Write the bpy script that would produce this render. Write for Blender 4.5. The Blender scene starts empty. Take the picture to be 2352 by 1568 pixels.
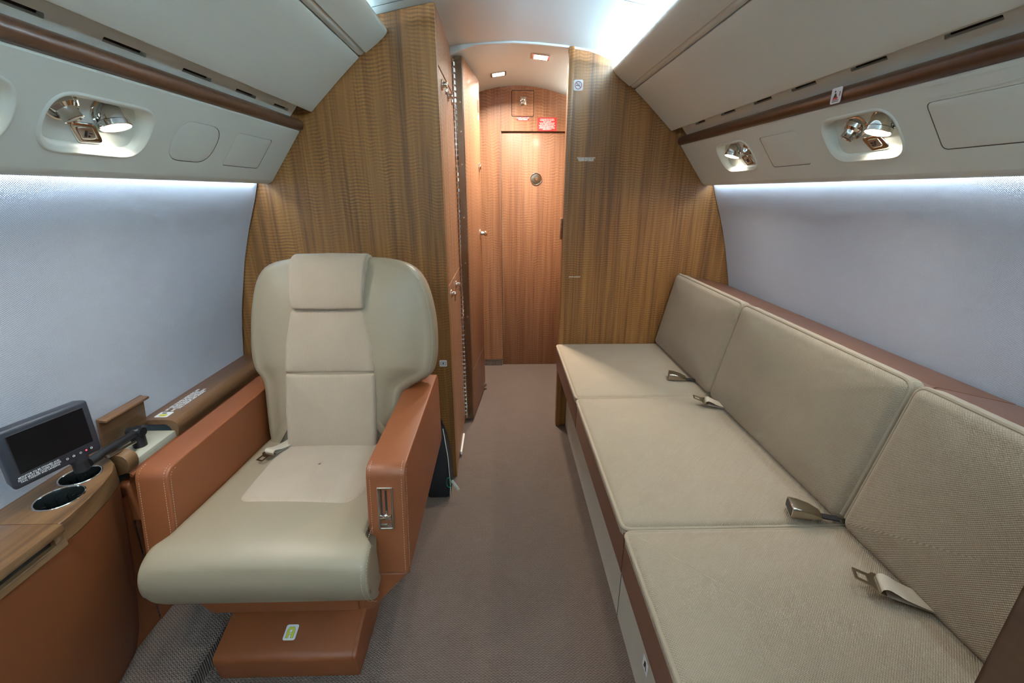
import bpy, bmesh, math, random
from mathutils import Vector, Matrix
from mathutils.geometry import tessellate_polygon
random.seed(7)
S = bpy.context.scene
COL = S.collection
V = Vector

# ------------------------------------------------------------------ camera
CAM = V((-0.06, 0.0, 1.24))
PITCH = math.atan(344 / 995.0)
YAW = math.atan(25 * math.cos(PITCH) / 995.0)
cd = bpy.data.cameras.new('camera')
cd.sensor_width = 36.0
cd.lens = 995.0 / 2352.0 * 36.0
cd.clip_start = 0.01
co = bpy.data.objects.new('camera', cd)
COL.objects.link(co)
co.location = CAM
co.rotation_euler = (math.pi / 2 - PITCH, 0, -YAW)
S.camera = co

# ------------------------------------------------------------------ world, exposure
w = bpy.data.worlds.new('world'); S.world = w; w.use_nodes = True
w.node_tree.nodes['Background'].inputs[0].default_value = (0.05, 0.05, 0.055, 1)
w.node_tree.nodes['Background'].inputs[1].default_value = 0.3
S.view_settings.view_transform = 'Standard'
S.view_settings.look = 'None'
S.view_settings.gamma = 1.0
S.view_settings.use_curve_mapping = False
S.view_settings.exposure = 0.98

# ------------------------------------------------------------------ cabin strip lights
COOL = (0.66, 0.84, 1.0)
WARM = (1.0, 0.90, 0.78)
def area(name, loc, direction, sx, sy, power, color, spread=180, xaxis=None):
    l = bpy.data.lights.new(name, 'AREA'); l.shape = 'RECTANGLE'
    l.size = sx; l.size_y = sy; l.energy = power; l.color = color; l.spread = math.radians(spread)
    o = bpy.data.objects.new(name, l); COL.objects.link(o)
    z = -V(direction).normalized(); x = V(xaxis or (0, 1, 0)); x = (x - x.dot(z) * z).normalized(); y = z.cross(x)
    m = Matrix((x, y, z)).transposed().to_4x4(); m.translation = V(loc); o.matrix_world = m
    return o
YR, YL, YRB = -2.2, 1.680, 2.138          # rear end of the cabin, left bulkhead, right bulkhead
for s, yf in ((-1, YL), (1, YRB)):
    ln = yf - 0.02 - YR; yc = (yf - 0.02 + YR) / 2
    # cove strips: rear pair unseen, added as fill, the left one dimmed right down in the forward zone
    area('cove_strip_light', (s * 0.545, (YR - 0.45) / 2, 1.722), (-s * 0.55, 0, 0.8), -0.45 - YR, 0.02, 140.0, COOL)
    area('cove_strip_light', (s * 0.503, (yf - 0.47) / 2, 1.737), (-s * 0.15, 0, 1.0), yf + 0.43, 0.016, 34.0 if s > 0 else 1.5, COOL)
    area('wash_strip_light', (s * 0.921, yc, 1.278), (s * 0.10, 0, -1), ln, 0.012, 12.5, COOL)

# ------------------------------------------------------------------ materials
MAT = {}
class NB:
    def __init__(self, name):
        m = bpy.data.materials.new(name); m.use_nodes = True
        self.m = m; self.t = m.node_tree; self.b = self.t.nodes['Principled BSDF']; MAT[name] = m
    def n(self, typ, **kw):
        x = self.t.nodes.new(typ)
        for k, v in kw.items(): setattr(x, k, v)
        return x
    def link(self, a, b): self.t.links.new(a, b)
    def val(self, sock, v):
        if isinstance(v, (int, float)): sock.default_value = v
        else: self.link(v, sock)
    def math(self, op, a, b=0.0, c=0.0):
        x = self.n('ShaderNodeMath', operation=op)
        self.val(x.inputs[0], a); self.val(x.inputs[1], b)
        if op == 'MULTIPLY_ADD': self.val(x.inputs[2], c)
        return x.outputs[0]
    def comb(self, a, b, c=0.0):
        x = self.n('ShaderNodeCombineXYZ')
        for i, q in enumerate((a, b, c)): self.val(x.inputs[i], q)
        return x.outputs[0]
    def noise(self, vec, scale=1.0, detail=3.0, rough=0.5):
        x = self.n('ShaderNodeTexNoise'); self.link(vec, x.inputs['Vector'])
        x.inputs['Scale'].default_value = scale; x.inputs['Detail'].default_value = detail
        x.inputs['Roughness'].default_value = rough
        return x.outputs['Fac']
    def ramp(self, fac, stops):
        x = self.n('ShaderNodeValToRGB'); self.link(fac, x.inputs[0]); e = x.color_ramp.elements
        while len(e) < len(stops): e.new(0.5)
        for q, (p, c) in zip(e, stops): q.position = p; q.color = (*c, 1)
        return x.outputs[0]
    def mul(self, col, fac):
        x = self.n('ShaderNodeVectorMath', operation='SCALE'); self.link(col, x.inputs[0]); self.val(x.inputs['Scale'], fac)
        return x.outputs[0]
    def bump(self, h, strength, dist):
        x = self.n('ShaderNodeBump'); x.inputs['Strength'].default_value = strength
        x.inputs['Distance'].default_value = dist
        self.link(h, x.inputs['Height']); self.link(x.outputs[0], self.b.inputs['Normal'])
    def obj(self):
        tc = self.n('ShaderNodeTexCoord'); sp = self.n('ShaderNodeSeparateXYZ'); self.link(tc.outputs['Object'], sp.inputs[0])
        return tc.outputs['Object'], sp.outputs
    def uv(self):
        tc = self.n('ShaderNodeTexCoord'); sp = self.n('ShaderNodeSeparateXYZ'); self.link(tc.outputs['UV'], sp.inputs[0])
        return tc.outputs['UV'], sp.outputs
    def set(self, **kw):
        for k, v in kw.items():
            i = self.b.inputs[k.replace('_', ' ')]
            if isinstance(v, tuple) and len(v) == 3: v = (*v, 1)
            i.default_value = v

def plain(name, col, rough=0.5, metal=0.0, coat=0.0, emit=None, estr=0.0, spec=0.5):
    b = NB(name); b.set(Base_Color=col, Roughness=rough, Metallic=metal)
    b.b.inputs['Coat Weight'].default_value = coat
    b.b.inputs['Specular IOR Level'].default_value = spec
    if emit: b.set(Emission_Color=emit, Emission_Strength=estr)
    return b.m

def wood(name, dark, mid, light, grain='z', ripple=0.16, per=0.0095, rough=0.34, coat=0.25):
    b = NB(name); _, o = b.obj()
    if grain == 'z': al = o[2]; ac = b.math('ADD', o[0], o[1])
    elif grain == 'y': al = o[1]; ac = b.math('ADD', o[0], o[2])
    else: al = o[0]; ac = b.math('ADD', o[1], o[2])
    n1 = b.noise(b.comb(b.math('MULTIPLY', ac, 26), b.math('MULTIPLY', al, 0.6)), 1, 5, 0.62)
    n2 = b.noise(b.comb(b.math('MULTIPLY', ac, 7), b.math('MULTIPLY', al, 0.35), 3.1), 1, 3, 0.5)
    n3 = b.noise(b.comb(b.math('MULTIPLY', ac, 150), b.math('MULTIPLY', al, 3.0), 7.7), 1, 2, 0.5)
    f = b.math('ADD', b.math('ADD', b.math('MULTIPLY', n1, 0.46), b.math('MULTIPLY', n2, 0.30)), b.math('MULTIPLY', n3, 0.24))
    col = b.ramp(f, [(0.36, dark), (0.5, mid), (0.64, light)])
    wob = b.noise(b.comb(b.math('MULTIPLY', ac, 11), b.math('MULTIPLY', al, 1.6), 11.0), 1, 2, 0.5)
    wob2 = b.noise(b.comb(b.math('MULTIPLY', ac, 28), b.math('MULTIPLY', al, 26), 5.0), 1, 2, 0.5)
    ph = b.math('ADD', b.math('MULTIPLY_ADD', al, 2 * math.pi / per, b.math('MULTIPLY', wob, 26)), b.math('MULTIPLY', wob2, 4.5))
    sn = b.math('SINE', ph)
    mk = b.noise(b.comb(b.math('MULTIPLY', ac, 15), b.math('MULTIPLY', al, 7.0), 21.0), 1, 2, 0.5)
    mk = b.math('MULTIPLY', b.math('SUBTRACT', mk, 0.34), 2.4)
    amp = b.math('MULTIPLY', b.math('MULTIPLY', sn, mk), ripple)
    col = b.mul(col, b.math('ADD', amp, 1.0))
    b.link(col, b.b.inputs['Base Color'])
    b.set(Roughness=rough); b.b.inputs['Coat Weight'].default_value = coat; b.b.inputs['Coat Roughness'].default_value = 0.16
    return b.m

def leather(name, col, rough=0.45, var=0.08, bump=0.12):
    b = NB(name); v, o = b.obj()
    n = b.noise(v, 900, 2, 0.6); n2 = b.noise(v, 5, 2, 0.5)
    c = b.n('ShaderNodeRGB'); c.outputs[0].default_value = (*col, 1)
    b.link(b.mul(c.outputs[0], b.math('MULTIPLY_ADD', n2, 2 * var, 1 - var)), b.b.inputs['Base Color'])
    b.bump(n, bump, 0.0006); b.set(Roughness=rough)
    return b.m

def weave(name, col, per, contrast=0.22, mottling=0.12, bump=0.5, rough=0.85, rib=False):
    b = NB(name); uv, o = b.uv()
    k = 2 * math.pi / per
    wn = b.noise(uv, 0.35 / per, 2, 0.6)
    wv = b.math('MULTIPLY', b.math('SUBTRACT', wn, 0.5), 2.0)
    su = b.math('SINE', b.math('MULTIPLY_ADD', o[0], k, wv)); sv = b.math('SINE', b.math('MULTIPLY_ADD', o[1], k * (0.25 if rib else 1.0), wv))
    h = b.math('MULTIPLY', su, sv) if not rib else b.math('MULTIPLY', su, b.math('MULTIPLY_ADD', wn, 1.2, 0.2))
    n1 = b.noise(uv, 1.2 / per, 3, 0.7); n2 = b.noise(uv, 14, 3, 0.5)
    f = b.math('ADD', b.math('MULTIPLY_ADD', h, contrast, 1.0),
               b.math('ADD', b.math('MULTIPLY', b.math('SUBTRACT', n1, 0.5), contrast * 1.6), b.math('MULTIPLY', b.math('SUBTRACT', n2, 0.5), mottling)))
    c = b.n('ShaderNodeRGB'); c.outputs[0].default_value = (*col, 1)
    b.link(b.mul(c.outputs[0], f), b.b.inputs['Base Color'])
    b.bump(h, bump, per * 0.18); b.set(Roughness=rough)
    b.b.inputs['Sheen Weight'].default_value = 0.15
    b.b.inputs['Specular IOR Level'].default_value = 0.25
    return b.m

def carpet(name, col):
    b = NB(name); v, o = b.obj()
    n0 = b.noise(v, 60, 2, 0.5)
    zig = b.math('MULTIPLY', b.math('SINE', b.math('MULTIPLY', o[0], 2 * math.pi / 0.011)), 1.9)
    ph = b.math('ADD', b.math('MULTIPLY_ADD', o[1], 2 * math.pi / 0.0072, zig), b.math('MULTIPLY', n0, 3.0))
    h = b.math('SINE', ph); n1 = b.noise(v, 420, 2, 0.7); n2 = b.noise(v, 7, 3, 0.5)
    f = b.math('ADD', b.math('MULTIPLY_ADD', h, 0.24, 1.0), b.math('ADD', b.math('MULTIPLY', b.math('SUBTRACT', n1, 0.5), 0.9), b.math('MULTIPLY', b.math('SUBTRACT', n2, 0.5), 0.16)))
    c = b.n('ShaderNodeRGB'); c.outputs[0].default_value = (*col, 1)
    b.link(b.mul(c.outputs[0], f), b.b.inputs['Base Color'])
    b.bump(b.math('ADD', h, b.math('MULTIPLY', n1, 1.5)), 0.6, 0.002); b.set(Roughness=0.95)
    b.b.inputs['Specular IOR Level'].default_value = 0.1
    return b.m

WD, WM, WL = (0.085, 0.032, 0.008), (0.258, 0.107, 0.026), (0.370, 0.170, 0.046)
wood('walnut_upright', WD, WM, WL, 'z', 0.40, 0.0115, 0.46, 0.10)
wood('walnut_along', (0.075, 0.034, 0.015), (0.15, 0.07, 0.03), (0.23, 0.115, 0.052), 'y', 0.10)
wood('walnut_top', (0.060, 0.026, 0.010), (0.165, 0.080, 0.032), (0.245, 0.130, 0.055), 'y', 0.05, 0.03)
wood('walnut_dark_trim', (0.05, 0.019, 0.009), (0.085, 0.034, 0.016), (0.12, 0.05, 0.024), 'y', 0.12, 0.02)
wood('walnut_red', (0.15, 0.060, 0.026), (0.26, 0.116, 0.052), (0.36, 0.175, 0.082), 'z', 0.30, 0.017, 0.5, 0.06)
wood('walnut_shaded_upright', (0.035, 0.014, 0.007), (0.070, 0.030, 0.014), (0.11, 0.048, 0.022), 'z', 0.15, 0.012)  # walnut darkened to paint in the shade on the sofa end divider
leather('tan_leather', (0.220, 0.061, 0.018), 0.46)
leather('brown_sofa_leather', (0.155, 0.064, 0.034), 0.42)
leather('cream_leather', (0.285, 0.222, 0.147), 0.44, 0.04, 0.08)
weave('seat_cloth', (0.375, 0.288, 0.210), 0.0036, 0.07, 0.10, 0.25, 0.9, True)
weave('sofa_cloth', (0.350, 0.277, 0.192), 0.0046, 0.17, 0.10, 0.7)
weave('base_cloth', (0.44, 0.39, 0.30), 0.003, 0.10, 0.1, 0.3)
weave('wall_cloth', (0.58, 0.605, 0.68), 0.0042, 0.13, 0.05, 0.5)
weave('strap_cloth', (0.50, 0.42, 0.32), 0.002, 0.08, 0.05, 0.3, 0.6)
carpet('carpet', (0.165, 0.123, 0.100))
plain('cream_panel', (0.70, 0.725, 0.66), 0.45)
plain('cream_ceiling', (0.57, 0.655, 0.66), 0.45)
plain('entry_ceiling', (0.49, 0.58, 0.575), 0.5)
plain('cream_plastic', (0.50, 0.47, 0.36), 0.5)
plain('seam_shade', (0.16, 0.155, 0.135), 0.8)
plain('dark_gap', (0.012, 0.010, 0.009), 0.8)
plain('chrome', (0.72, 0.70, 0.66), 0.08, 1.0)
plain('brushed_metal', (0.55, 0.53, 0.49), 0.3, 1.0)
plain('bronze_metal', (0.30, 0.27, 0.21), 0.25, 1.0)
plain('buckle_metal', (0.40, 0.36, 0.29), 0.22, 1.0)
plain('black_plastic', (0.016, 0.016, 0.018), 0.45)
plain('monitor_plastic', (0.028, 0.030, 0.038), 0.42)
plain('screen_black', (0.004, 0.004, 0.005), 0.3, spec=0.2)
plain('black_fabric', (0.010, 0.010, 0.012), 0.8)
plain('cup_black', (0.010, 0.012, 0.011), 0.25)
plain('white_print', (0.78, 0.78, 0.78), 0.5)
plain('grey_print', (0.16, 0.20, 0.20), 0.5)
plain('black_print', (0.012, 0.012, 0.012), 0.5)
plain('red_print', (0.62, 0.030, 0.028), 0.45)
plain('maroon_print', (0.25, 0.012, 0.04), 0.45)
plain('yellow_print', (0.62, 0.60, 0.05), 0.5)
plain('green_cord', (0.0, 0.30, 0.16), 0.4)
plain('tag_white', (0.7, 0.68, 0.62), 0.5)
plain('stitch_thread', (0.50, 0.38, 0.26), 0.7)
plain('cream_thread', (0.52, 0.48, 0.38), 0.7)
plain('lamp_lens', (1, 1, 1), 0.3, emit=(1.0, 0.92, 0.78), estr=7.0)
plain('downlight_lens', (1, 1, 1), 0.3, emit=(1.0, 0.90, 0.78), estr=16.0)
plain('led_red', (0.5, 0, 0), 0.3, emit=(1.0, 0.03, 0.05), estr=3.0)

# ------------------------------------------------------------------ object helpers
WLOC = {}
def make(name, geo, mat, parent=None, smooth=True, uv=None, label=None, cat=None, group=None, kind=None, sharp=35):
    vs, fs = geo[0], geo[1]
    if len(geo) > 2: uv = geo[2]
    vs = [V(p) for p in vs]
    lo = V([min(p[i] for p in vs) for i in range(3)]); hi = V([max(p[i] for p in vs) for i in range(3)])
    c = (lo + hi) / 2
    if parent is None: c.z = lo.z
    me = bpy.data.meshes.new(name)
    me.from_pydata([p - c for p in vs], [], fs)
    if uv:
        ul = me.uv_layers.new(name='UVMap')
        for lp in me.loops: ul.data[lp.index].uv = uv[lp.vertex_index]
    bm = bmesh.new(); bm.from_mesh(me)
    if smooth:
        for f in bm.faces: f.smooth = True
        for e in bm.edges:
            if len(e.link_faces) == 2 and e.calc_face_angle(0) > math.radians(sharp): e.smooth = False
    bm.to_mesh(me); bm.free()
    me.materials.append(MAT[mat])
    o = bpy.data.objects.new(name, me); COL.objects.link(o)
    WLOC[o.name] = c
    if parent is not None:
        o.parent = parent; o.location = c - WLOC[parent.name]
    else: o.location = c
    tag(o, label, cat, group, kind)
    return o
def tag(o, label=None, cat=None, group=None, kind=None):
    if label: o['label'] = label
    if cat: o['category'] = cat
    if group: o['group'] = group
    if kind: o['kind'] = kind
def thing(name, loc, label=None, cat=None, group=None, kind=None):
    o = bpy.data.objects.new(name, None); COL.objects.link(o); o.location = loc
    o.empty_display_size = 0.05
    WLOC[o.name] = V(loc); tag(o, label, cat, group, kind)
    return o
def struct(name, geo, mat, parent=None, **k): return make(name, geo, mat, parent, kind='structure' if parent is None else None, **k)

# ------------------------------------------------------------------ geometry helpers
class Fr:                                   # a frame: origin o, axes u v n
    def __init__(s, o, u, v, n=None):
        s.o = V(o); s.u = V(u).normalized(); s.v = V(v); s.v = (s.v - s.v.dot(s.u) * s.u).normalized()
        s.n = V(n).normalized() if n is not None else s.u.cross(s.v)
    def __call__(s, a, b, c=0.0): return s.o + s.u * a + s.v * b + s.n * c
XY = Fr((0, 0, 0), (1, 0, 0), (0, 1, 0))
def join(*gs):
    vs, fs = [], []; uv = []; has = any(len(g) > 2 for g in gs)
    for g in gs:
        k = len(vs); vs += list(g[0]); fs += [[i + k for i in f] for f in g[1]]
        if has: uv += g[2] if len(g) > 2 else [(p[0], p[1]) for p in g[0]]
    return (vs, fs, uv) if has else (vs, fs)
def bevelled(vs, fs, r, seg=3, ang=30):
    bm = bmesh.new(); bv = [bm.verts.new(p) for p in vs]
    for f in fs: bm.faces.new([bv[i] for i in f])
    bm.normal_update(); bmesh.ops.recalc_face_normals(bm, faces=bm.faces)
    es = [e for e in bm.edges if len(e.link_faces) == 2 and e.calc_face_angle(0) > math.radians(ang)]
    if r > 0: bmesh.ops.bevel(bm, geom=es, offset=r, segments=seg, profile=0.5, affect='EDGES', clamp_overlap=True)
    bm.verts.index_update()
    out = ([v.co.copy() for v in bm.verts], [[v.index for v in f.verts] for f in bm.faces]); bm.free()
    return out
BF = [(0, 3, 2, 1), (4, 5, 6, 7), (0, 1, 5, 4), (1, 2, 6, 5), (2, 3, 7, 6), (3, 0, 4, 7)]
def hexa(p, r=0.0, seg=3): return bevelled(p, BF, r, seg)
def box(x0, x1, y0, y1, z0, z1, r=0.0, seg=3):
    return hexa([(x0, y0, z0), (x1, y0, z0), (x1, y1, z0), (x0, y1, z0), (x0, y0, z1), (x1, y0, z1), (x1, y1, z1), (x0, y1, z1)], r, seg)
def fbox(fr, a0, a1, b0, b1, c0, c1, r=0.0, seg=2):
    return hexa([fr(a0, b0, c0), fr(a1, b0, c0), fr(a1, b1, c0), fr(a0, b1, c0), fr(a0, b0, c1), fr(a1, b0, c1), fr(a1, b1, c1), fr(a0, b1, c1)], r, seg)
def prism(fr, poly, c0, c1, r=0.0, seg=3, ang=30):
    n = len(poly); vs = [fr(a, b, c0) for a, b in poly] + [fr(a, b, c1) for a, b in poly]
    fs = [list(range(n))[::-1], [n + i for i in range(n)]] + [[i, (i + 1) % n, n + (i + 1) % n, n + i] for i in range(n)]
    return bevelled(vs, fs, r, seg, ang)
def loft(rows, cu=False, cv=False, capu=False, uv=None):
    nr, nc = len(rows), len(rows[0]); vs = [p for r in rows for p in r]; fs = []
    for i in range(nr if cv else nr - 1):
        for j in range(nc if cu else nc - 1):
            a, b = i, (i + 1) % nr; c, d = j, (j + 1) % nc
            fs.append([a * nc + c, a * nc + d, b * nc + d, b * nc + c])
    if capu: fs += [list(range(nc))[::-1], [(nr - 1) * nc + j for j in range(nc)]]
    return (vs, fs, uv) if uv else (vs, fs)
def extr(profile, y0, y1, step=None, per=None):     # open profile (x,z) swept along y with metric uv
    n = max(1, int((y1 - y0) / (step or 10)) ); rows = []; uv = []; L = [0.0]
    for a, b in zip(profile, profile[1:]): L.append(L[-1] + math.dist(a, b))
    for i in range(n + 1):
        y = y0 + (y1 - y0) * i / n
        rows.append([V((x, y, z)) for x, z in profile]); uv += [(y, l) for l in L]
    return loft(rows, uv=uv)
def tube(path, r, seg=8, closed=False):
    P = [V(p) for p in path]; n = len(P); rows = []; up = None
    for i in range(n):
        a = P[(i - 1) % n] if closed or i > 0 else P[i]; b = P[(i + 1) % n] if closed or i < n - 1 else P[i]
        t = (b - a).normalized()
        if up is None: up = t.orthogonal().normalized()
        up = (up - up.dot(t) * t).normalized(); w_ = t.cross(up)
        rr = r[i] if isinstance(r, (list, tuple)) else r
        rows.append([P[i] + (up * math.cos(2 * math.pi * k / seg) + w_ * math.sin(2 * math.pi * k / seg)) * rr for k in range(seg)])
    return loft(rows, cu=True, cv=closed, capu=not closed)
def lathe(fr, prof, seg=28, sx=1.0, sy=1.0, cap0=True, cap1=True):   # prof: (radius, height along n)
    rows = [[fr(r * sx * math.cos(2 * math.pi * k / seg), r * sy * math.sin(2 * math.pi * k / seg), h) for k in range(seg)] for r, h in prof]
    vs, fs = loft(rows, cu=True)
    if cap0: fs.append(list(range(seg))[::-1])
    if cap1: fs.append([(len(rows) - 1) * seg + j for j in range(seg)])
    return vs, fs
def fillet(pts, rad, seg=6, maxlen=None):
    n = len(pts); out = []
    for i in range(n):
        p0, p1, p2 = V(pts[i - 1]), V(pts[i]), V(pts[(i + 1) % n])
        r = rad[i] if isinstance(rad, (list, tuple)) else rad
        a, b = (p0 - p1), (p2 - p1); la, lb = a.length, b.length
        if r <= 0: out.append(p1); continue
        a.normalize(); b.normalize(); th = a.angle(b); d = min(r / math.tan(th / 2), la * .49, lb * .49)
        A, B = p1 + a * d, p1 + b * d
        for k in range(seg + 1):
            t = k / seg; out.append(A * (1 - t) ** 2 + p1 * 2 * t * (1 - t) + B * t * t)
    if maxlen:
        o2 = []
        for i, p in enumerate(out):
            q = out[(i + 1) % len(out)]; m = max(1, math.ceil((q - p).length / maxlen))
            o2 += [p + (q - p) * (k / m) for k in range(m)]
        out = o2
    return [(p.x, p.y) for p in out]
def rrect(a0, a1, b0, b1, r, seg=6, maxlen=None): return fillet([(a0, b0), (a1, b0), (a1, b1), (a0, b1)], r, seg, maxlen)
def inset(poly, d):
    n = len(poly); out = []
    for i in range(n):
        p0, p1, p2 = V(poly[i - 1]), V(poly[i]), V(poly[(i + 1) % n])
        e1 = (p1 - p0); e2 = (p2 - p1)
        if e1.length < 1e-9: e1 = e2
        if e2.length < 1e-9: e2 = e1
        e1.normalize(); e2.normalize(); n1 = V((-e1.y, e1.x)); n2 = V((-e2.y, e2.x)); m = (n1 + n2)
        m = m / max(0.35, m.length_squared / 2)
        out.append((p1.x + m.x * d, p1.y + m.y * d))
    return out
def pillow(fr, poly, depth, r, bulge=0.0, rings=5, es=5, ctr=None, back=True, power=2.0):
    n = len(poly)
    cx = sum(p[0] for p in poly) / n if ctr is None else ctr[0]; cy = sum(p[1] for p in poly) / n if ctr is None else ctr[1]
    rows, uv = [], []
    def add(pl, h):
        rows.append([fr(a, b, h) for a, b in pl]); uv.extend(pl)
    add(poly, -depth)
    for k in range(es + 1):
        a = math.pi / 2 * k / es; add(inset(poly, r * (1 - math.cos(a))), -r + r * math.sin(a))
    base = inset(poly, r)
    for k in range(1, rings + 1):
        s = 1 - k / (rings + 1.0)
        add([(cx + (a - cx) * s, cy + (b - cy) * s) for a, b in base], bulge * (1 - s ** power))
    vs, fs = loft(rows, cu=True); c = len(vs); vs.append(fr(cx, cy, bulge)); uv.append((cx, cy)); k = (len(rows) - 1) * n
    fs += [[k + j, k + (j + 1) % n, c] for j in range(n)]
    if back: fs.append(list(range(n))[::-1])
    return vs, fs, uv
def flat(fr, outer, holes=(), c=0.0):       # flat sheet with holes
    loops = [outer] + list(holes); pts = [p for l in loops for p in l]
    tri = tessellate_polygon([[V((a, b, 0)) for a, b in l] for l in loops])
    fs = []
    for t in tri:
        (ax, ay), (bx, by), (cx, cy) = (pts[i] for i in t)
        fs.append(list(t) if (bx - ax) * (cy - ay) - (by - ay) * (cx - ax) > 0 else list(t)[::-1])
    return [fr(a, b, c) for a, b in pts], fs, list(pts)
def wallring(fr, poly, c0, c1): return loft([[fr(a, b, c0) for a, b in poly], [fr(a, b, c1) for a, b in poly]], cu=True)
def plate(fr, poly, c0, c1):
    a = flat(fr, poly, c=c1); b = wallring(fr, poly, c0, c1); return join((a[0], a[1]), b)
def circ(cx, cy, r, n=28, ry=None): return [(cx + r * math.cos(2 * math.pi * k / n), cy + (ry or r) * math.sin(2 * math.pi * k / n)) for k in range(n)]
def stitches(path, gap=0.006, r=0.0006, frac=0.55):
    P = [V(p) for p in path]; gs = []; carry = 0.0
    for a, b in zip(P, P[1:]):
        L = (b - a).length
        if L < 1e-6: continue
        t = (b - a) / L; s = carry
        while s < L:
            p = a + t * s; q = a + t * min(L, s + gap * frac); o = t.orthogonal().normalized() * r; w_ = t.cross(o)
            gs.append(([p + o, p + w_, p - o, p - w_, q + o, q + w_, q - o, q - w_], [(0, 1, 5, 4), (1, 2, 6, 5), (2, 3, 7, 6), (3, 0, 4, 7), (0, 3, 2, 1), (4, 5, 6, 7)])); s += gap
        carry = s - L
    return join(*gs)
def text_geo(fr, body, size, align='CENTER', depth=0.0002, space=1.0, bold=0.0, sx=1.0):
    cu = bpy.data.curves.new('lettering', 'FONT'); cu.body = body; cu.size = size; cu.align_x = align; cu.align_y = 'CENTER'
    cu.space_line = space; cu.extrude = depth; cu.resolution_u = 2; cu.offset = bold
    o = bpy.data.objects.new('lettering', cu); COL.objects.link(o)
    bpy.context.view_layer.update()
    me = bpy.data.meshes.new_from_object(o.evaluated_get(bpy.context.evaluated_depsgraph_get()))
    vs = [fr(v.co.x * sx, v.co.y, v.co.z + depth) for v in me.vertices]; fs = [list(p.vertices) for p in me.polygons]
    bpy.data.objects.remove(o); bpy.data.meshes.remove(me); bpy.data.curves.remove(cu)
    return vs, fs

# ================================================================== SETTING
# fuselage side profile, |x| over z
WALLP = [(0.925, 1.300), (0.937, 1.260), (0.952, 1.215), (0.972, 1.165), (0.991, 1.118), (1.012, 1.058), (1.034, 0.990), (1.053, 0.915),
         (1.070, 0.850), (1.083, 0.795), (1.100, 0.700), (1.113, 0.610), (1.120, 0.500), (1.120, 0.380), (1.112, 0.250), (1.095, 0.120), (1.075, -0.02)]
struct('floor', box(-1.12, 1.12, YR, 3.1, -0.06, 0.0), 'carpet')
struct('trim_1', prism(Fr((0, 0, 0), (1, 0, 0), (0, 0, 1), (0, 1, 0)), [(-1.09, 0.0), (-0.868, 0.0), (-0.872, 0.045), (-0.885, 0.052), (-1.09, 0.052)], YR, YL - 0.004), 'carpet')
for nm, s, yf in (('wall_left', -1, YL), ('wall_right', 1, YRB)):
    struct(nm, extr([(s * x, z) for x, z in (WALLP if s > 0 else WALLP)], YR, yf - 0.006), 'wall_cloth')
# ceiling
CE = [(0.62, 1.742), (0.55, 1.765), (0.47, 1.782), (0.40, 1.797), (0.32, 1.812), (0.22, 1.826), (0.10, 1.836), (0, 1.84)]
CEIL = [(-x, z) for x, z in CE] + [(x, z) for x, z in CE[::-1][1:]]
struct('ceiling', join(extr(CEIL, 1.632, 2.14), extr(CEIL, YR, 1.628), extr([(x, z + 0.003) for x, z in CEIL], 1.622, 1.638)), 'cream_ceiling')
EC = lambda x: 1.858 - 0.6 * (x - 0.05) ** 2
struct('ceiling_entry', extr([(x, EC(x)) for x in [-0.62 + 0.06 * k for k in range(22)]], 2.142, 3.06), 'entry_ceiling')
def CZ(x):
    x = abs(x)
    for (a, za), (b, zb) in zip(CE[::-1], CE[::-1][1:]):
        if a <= x <= b: return za + (zb - za) * (x - a) / (b - a)
    return 1.742
HX = [-0.60 + 0.04 * k for k in range(31)]
struct('trim_2', loft([[V((x, 2.137, CZ(x) + 0.03)) for x in HX], [V((x, 2.137, min(EC(x), CZ(x)) - 0.004)) for x in HX], [V((x, 2.139, min(EC(x), CZ(x)) - 0.007)) for x in HX], [V((x, 2.150, min(EC(x), CZ(x)) - 0.007)) for x in HX], [V((x, 2.150, EC(x) + 0.02)) for x in HX]]), 'cream_ceiling')
struct('wall_rear', box(-1.12, 1.12, YR - 0.04, YR, 0, 1.9), 'walnut_upright')
# left bulkhead (front of the closet)
FX = Fr((0, 0, 0), (1, 0, 0), (0, 0, 1), (0, -1, 0))            # faces the camera (-y)
def bulk(s, xin, y, th):
    out = [(s * xin, 0.0)] + [(s * (x + 0.02), z) for x, z in WALLP[::-1][1:]] + [(s * 0.86, 1.45), (s * 0.74, 1.58), (s * 0.63, 1.70)]
    out += [(s * x, z - 0.001) for x, z in CE if xin < x < 0.6]
    zt = 1.82
    out += [(s * xin, zt)]
    if s < 0: out = out[::-1]
    return prism(FX, out, -y - th, -y, 0.0015, 1)
struct('wall_front_left', bulk(-1, 0.272, YL + 0.006, 0.03), 'walnut_upright')
wr = struct('wall_front_right', bulk(1, 0.236, YRB + 0.002, 0.045), 'walnut_upright')
make('edge_moulding', box(0.2345, 0.2565, 2.1335, 2.1395, 0.0, 1.822, 0.002, 2), 'walnut_upright', wr)
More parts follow.
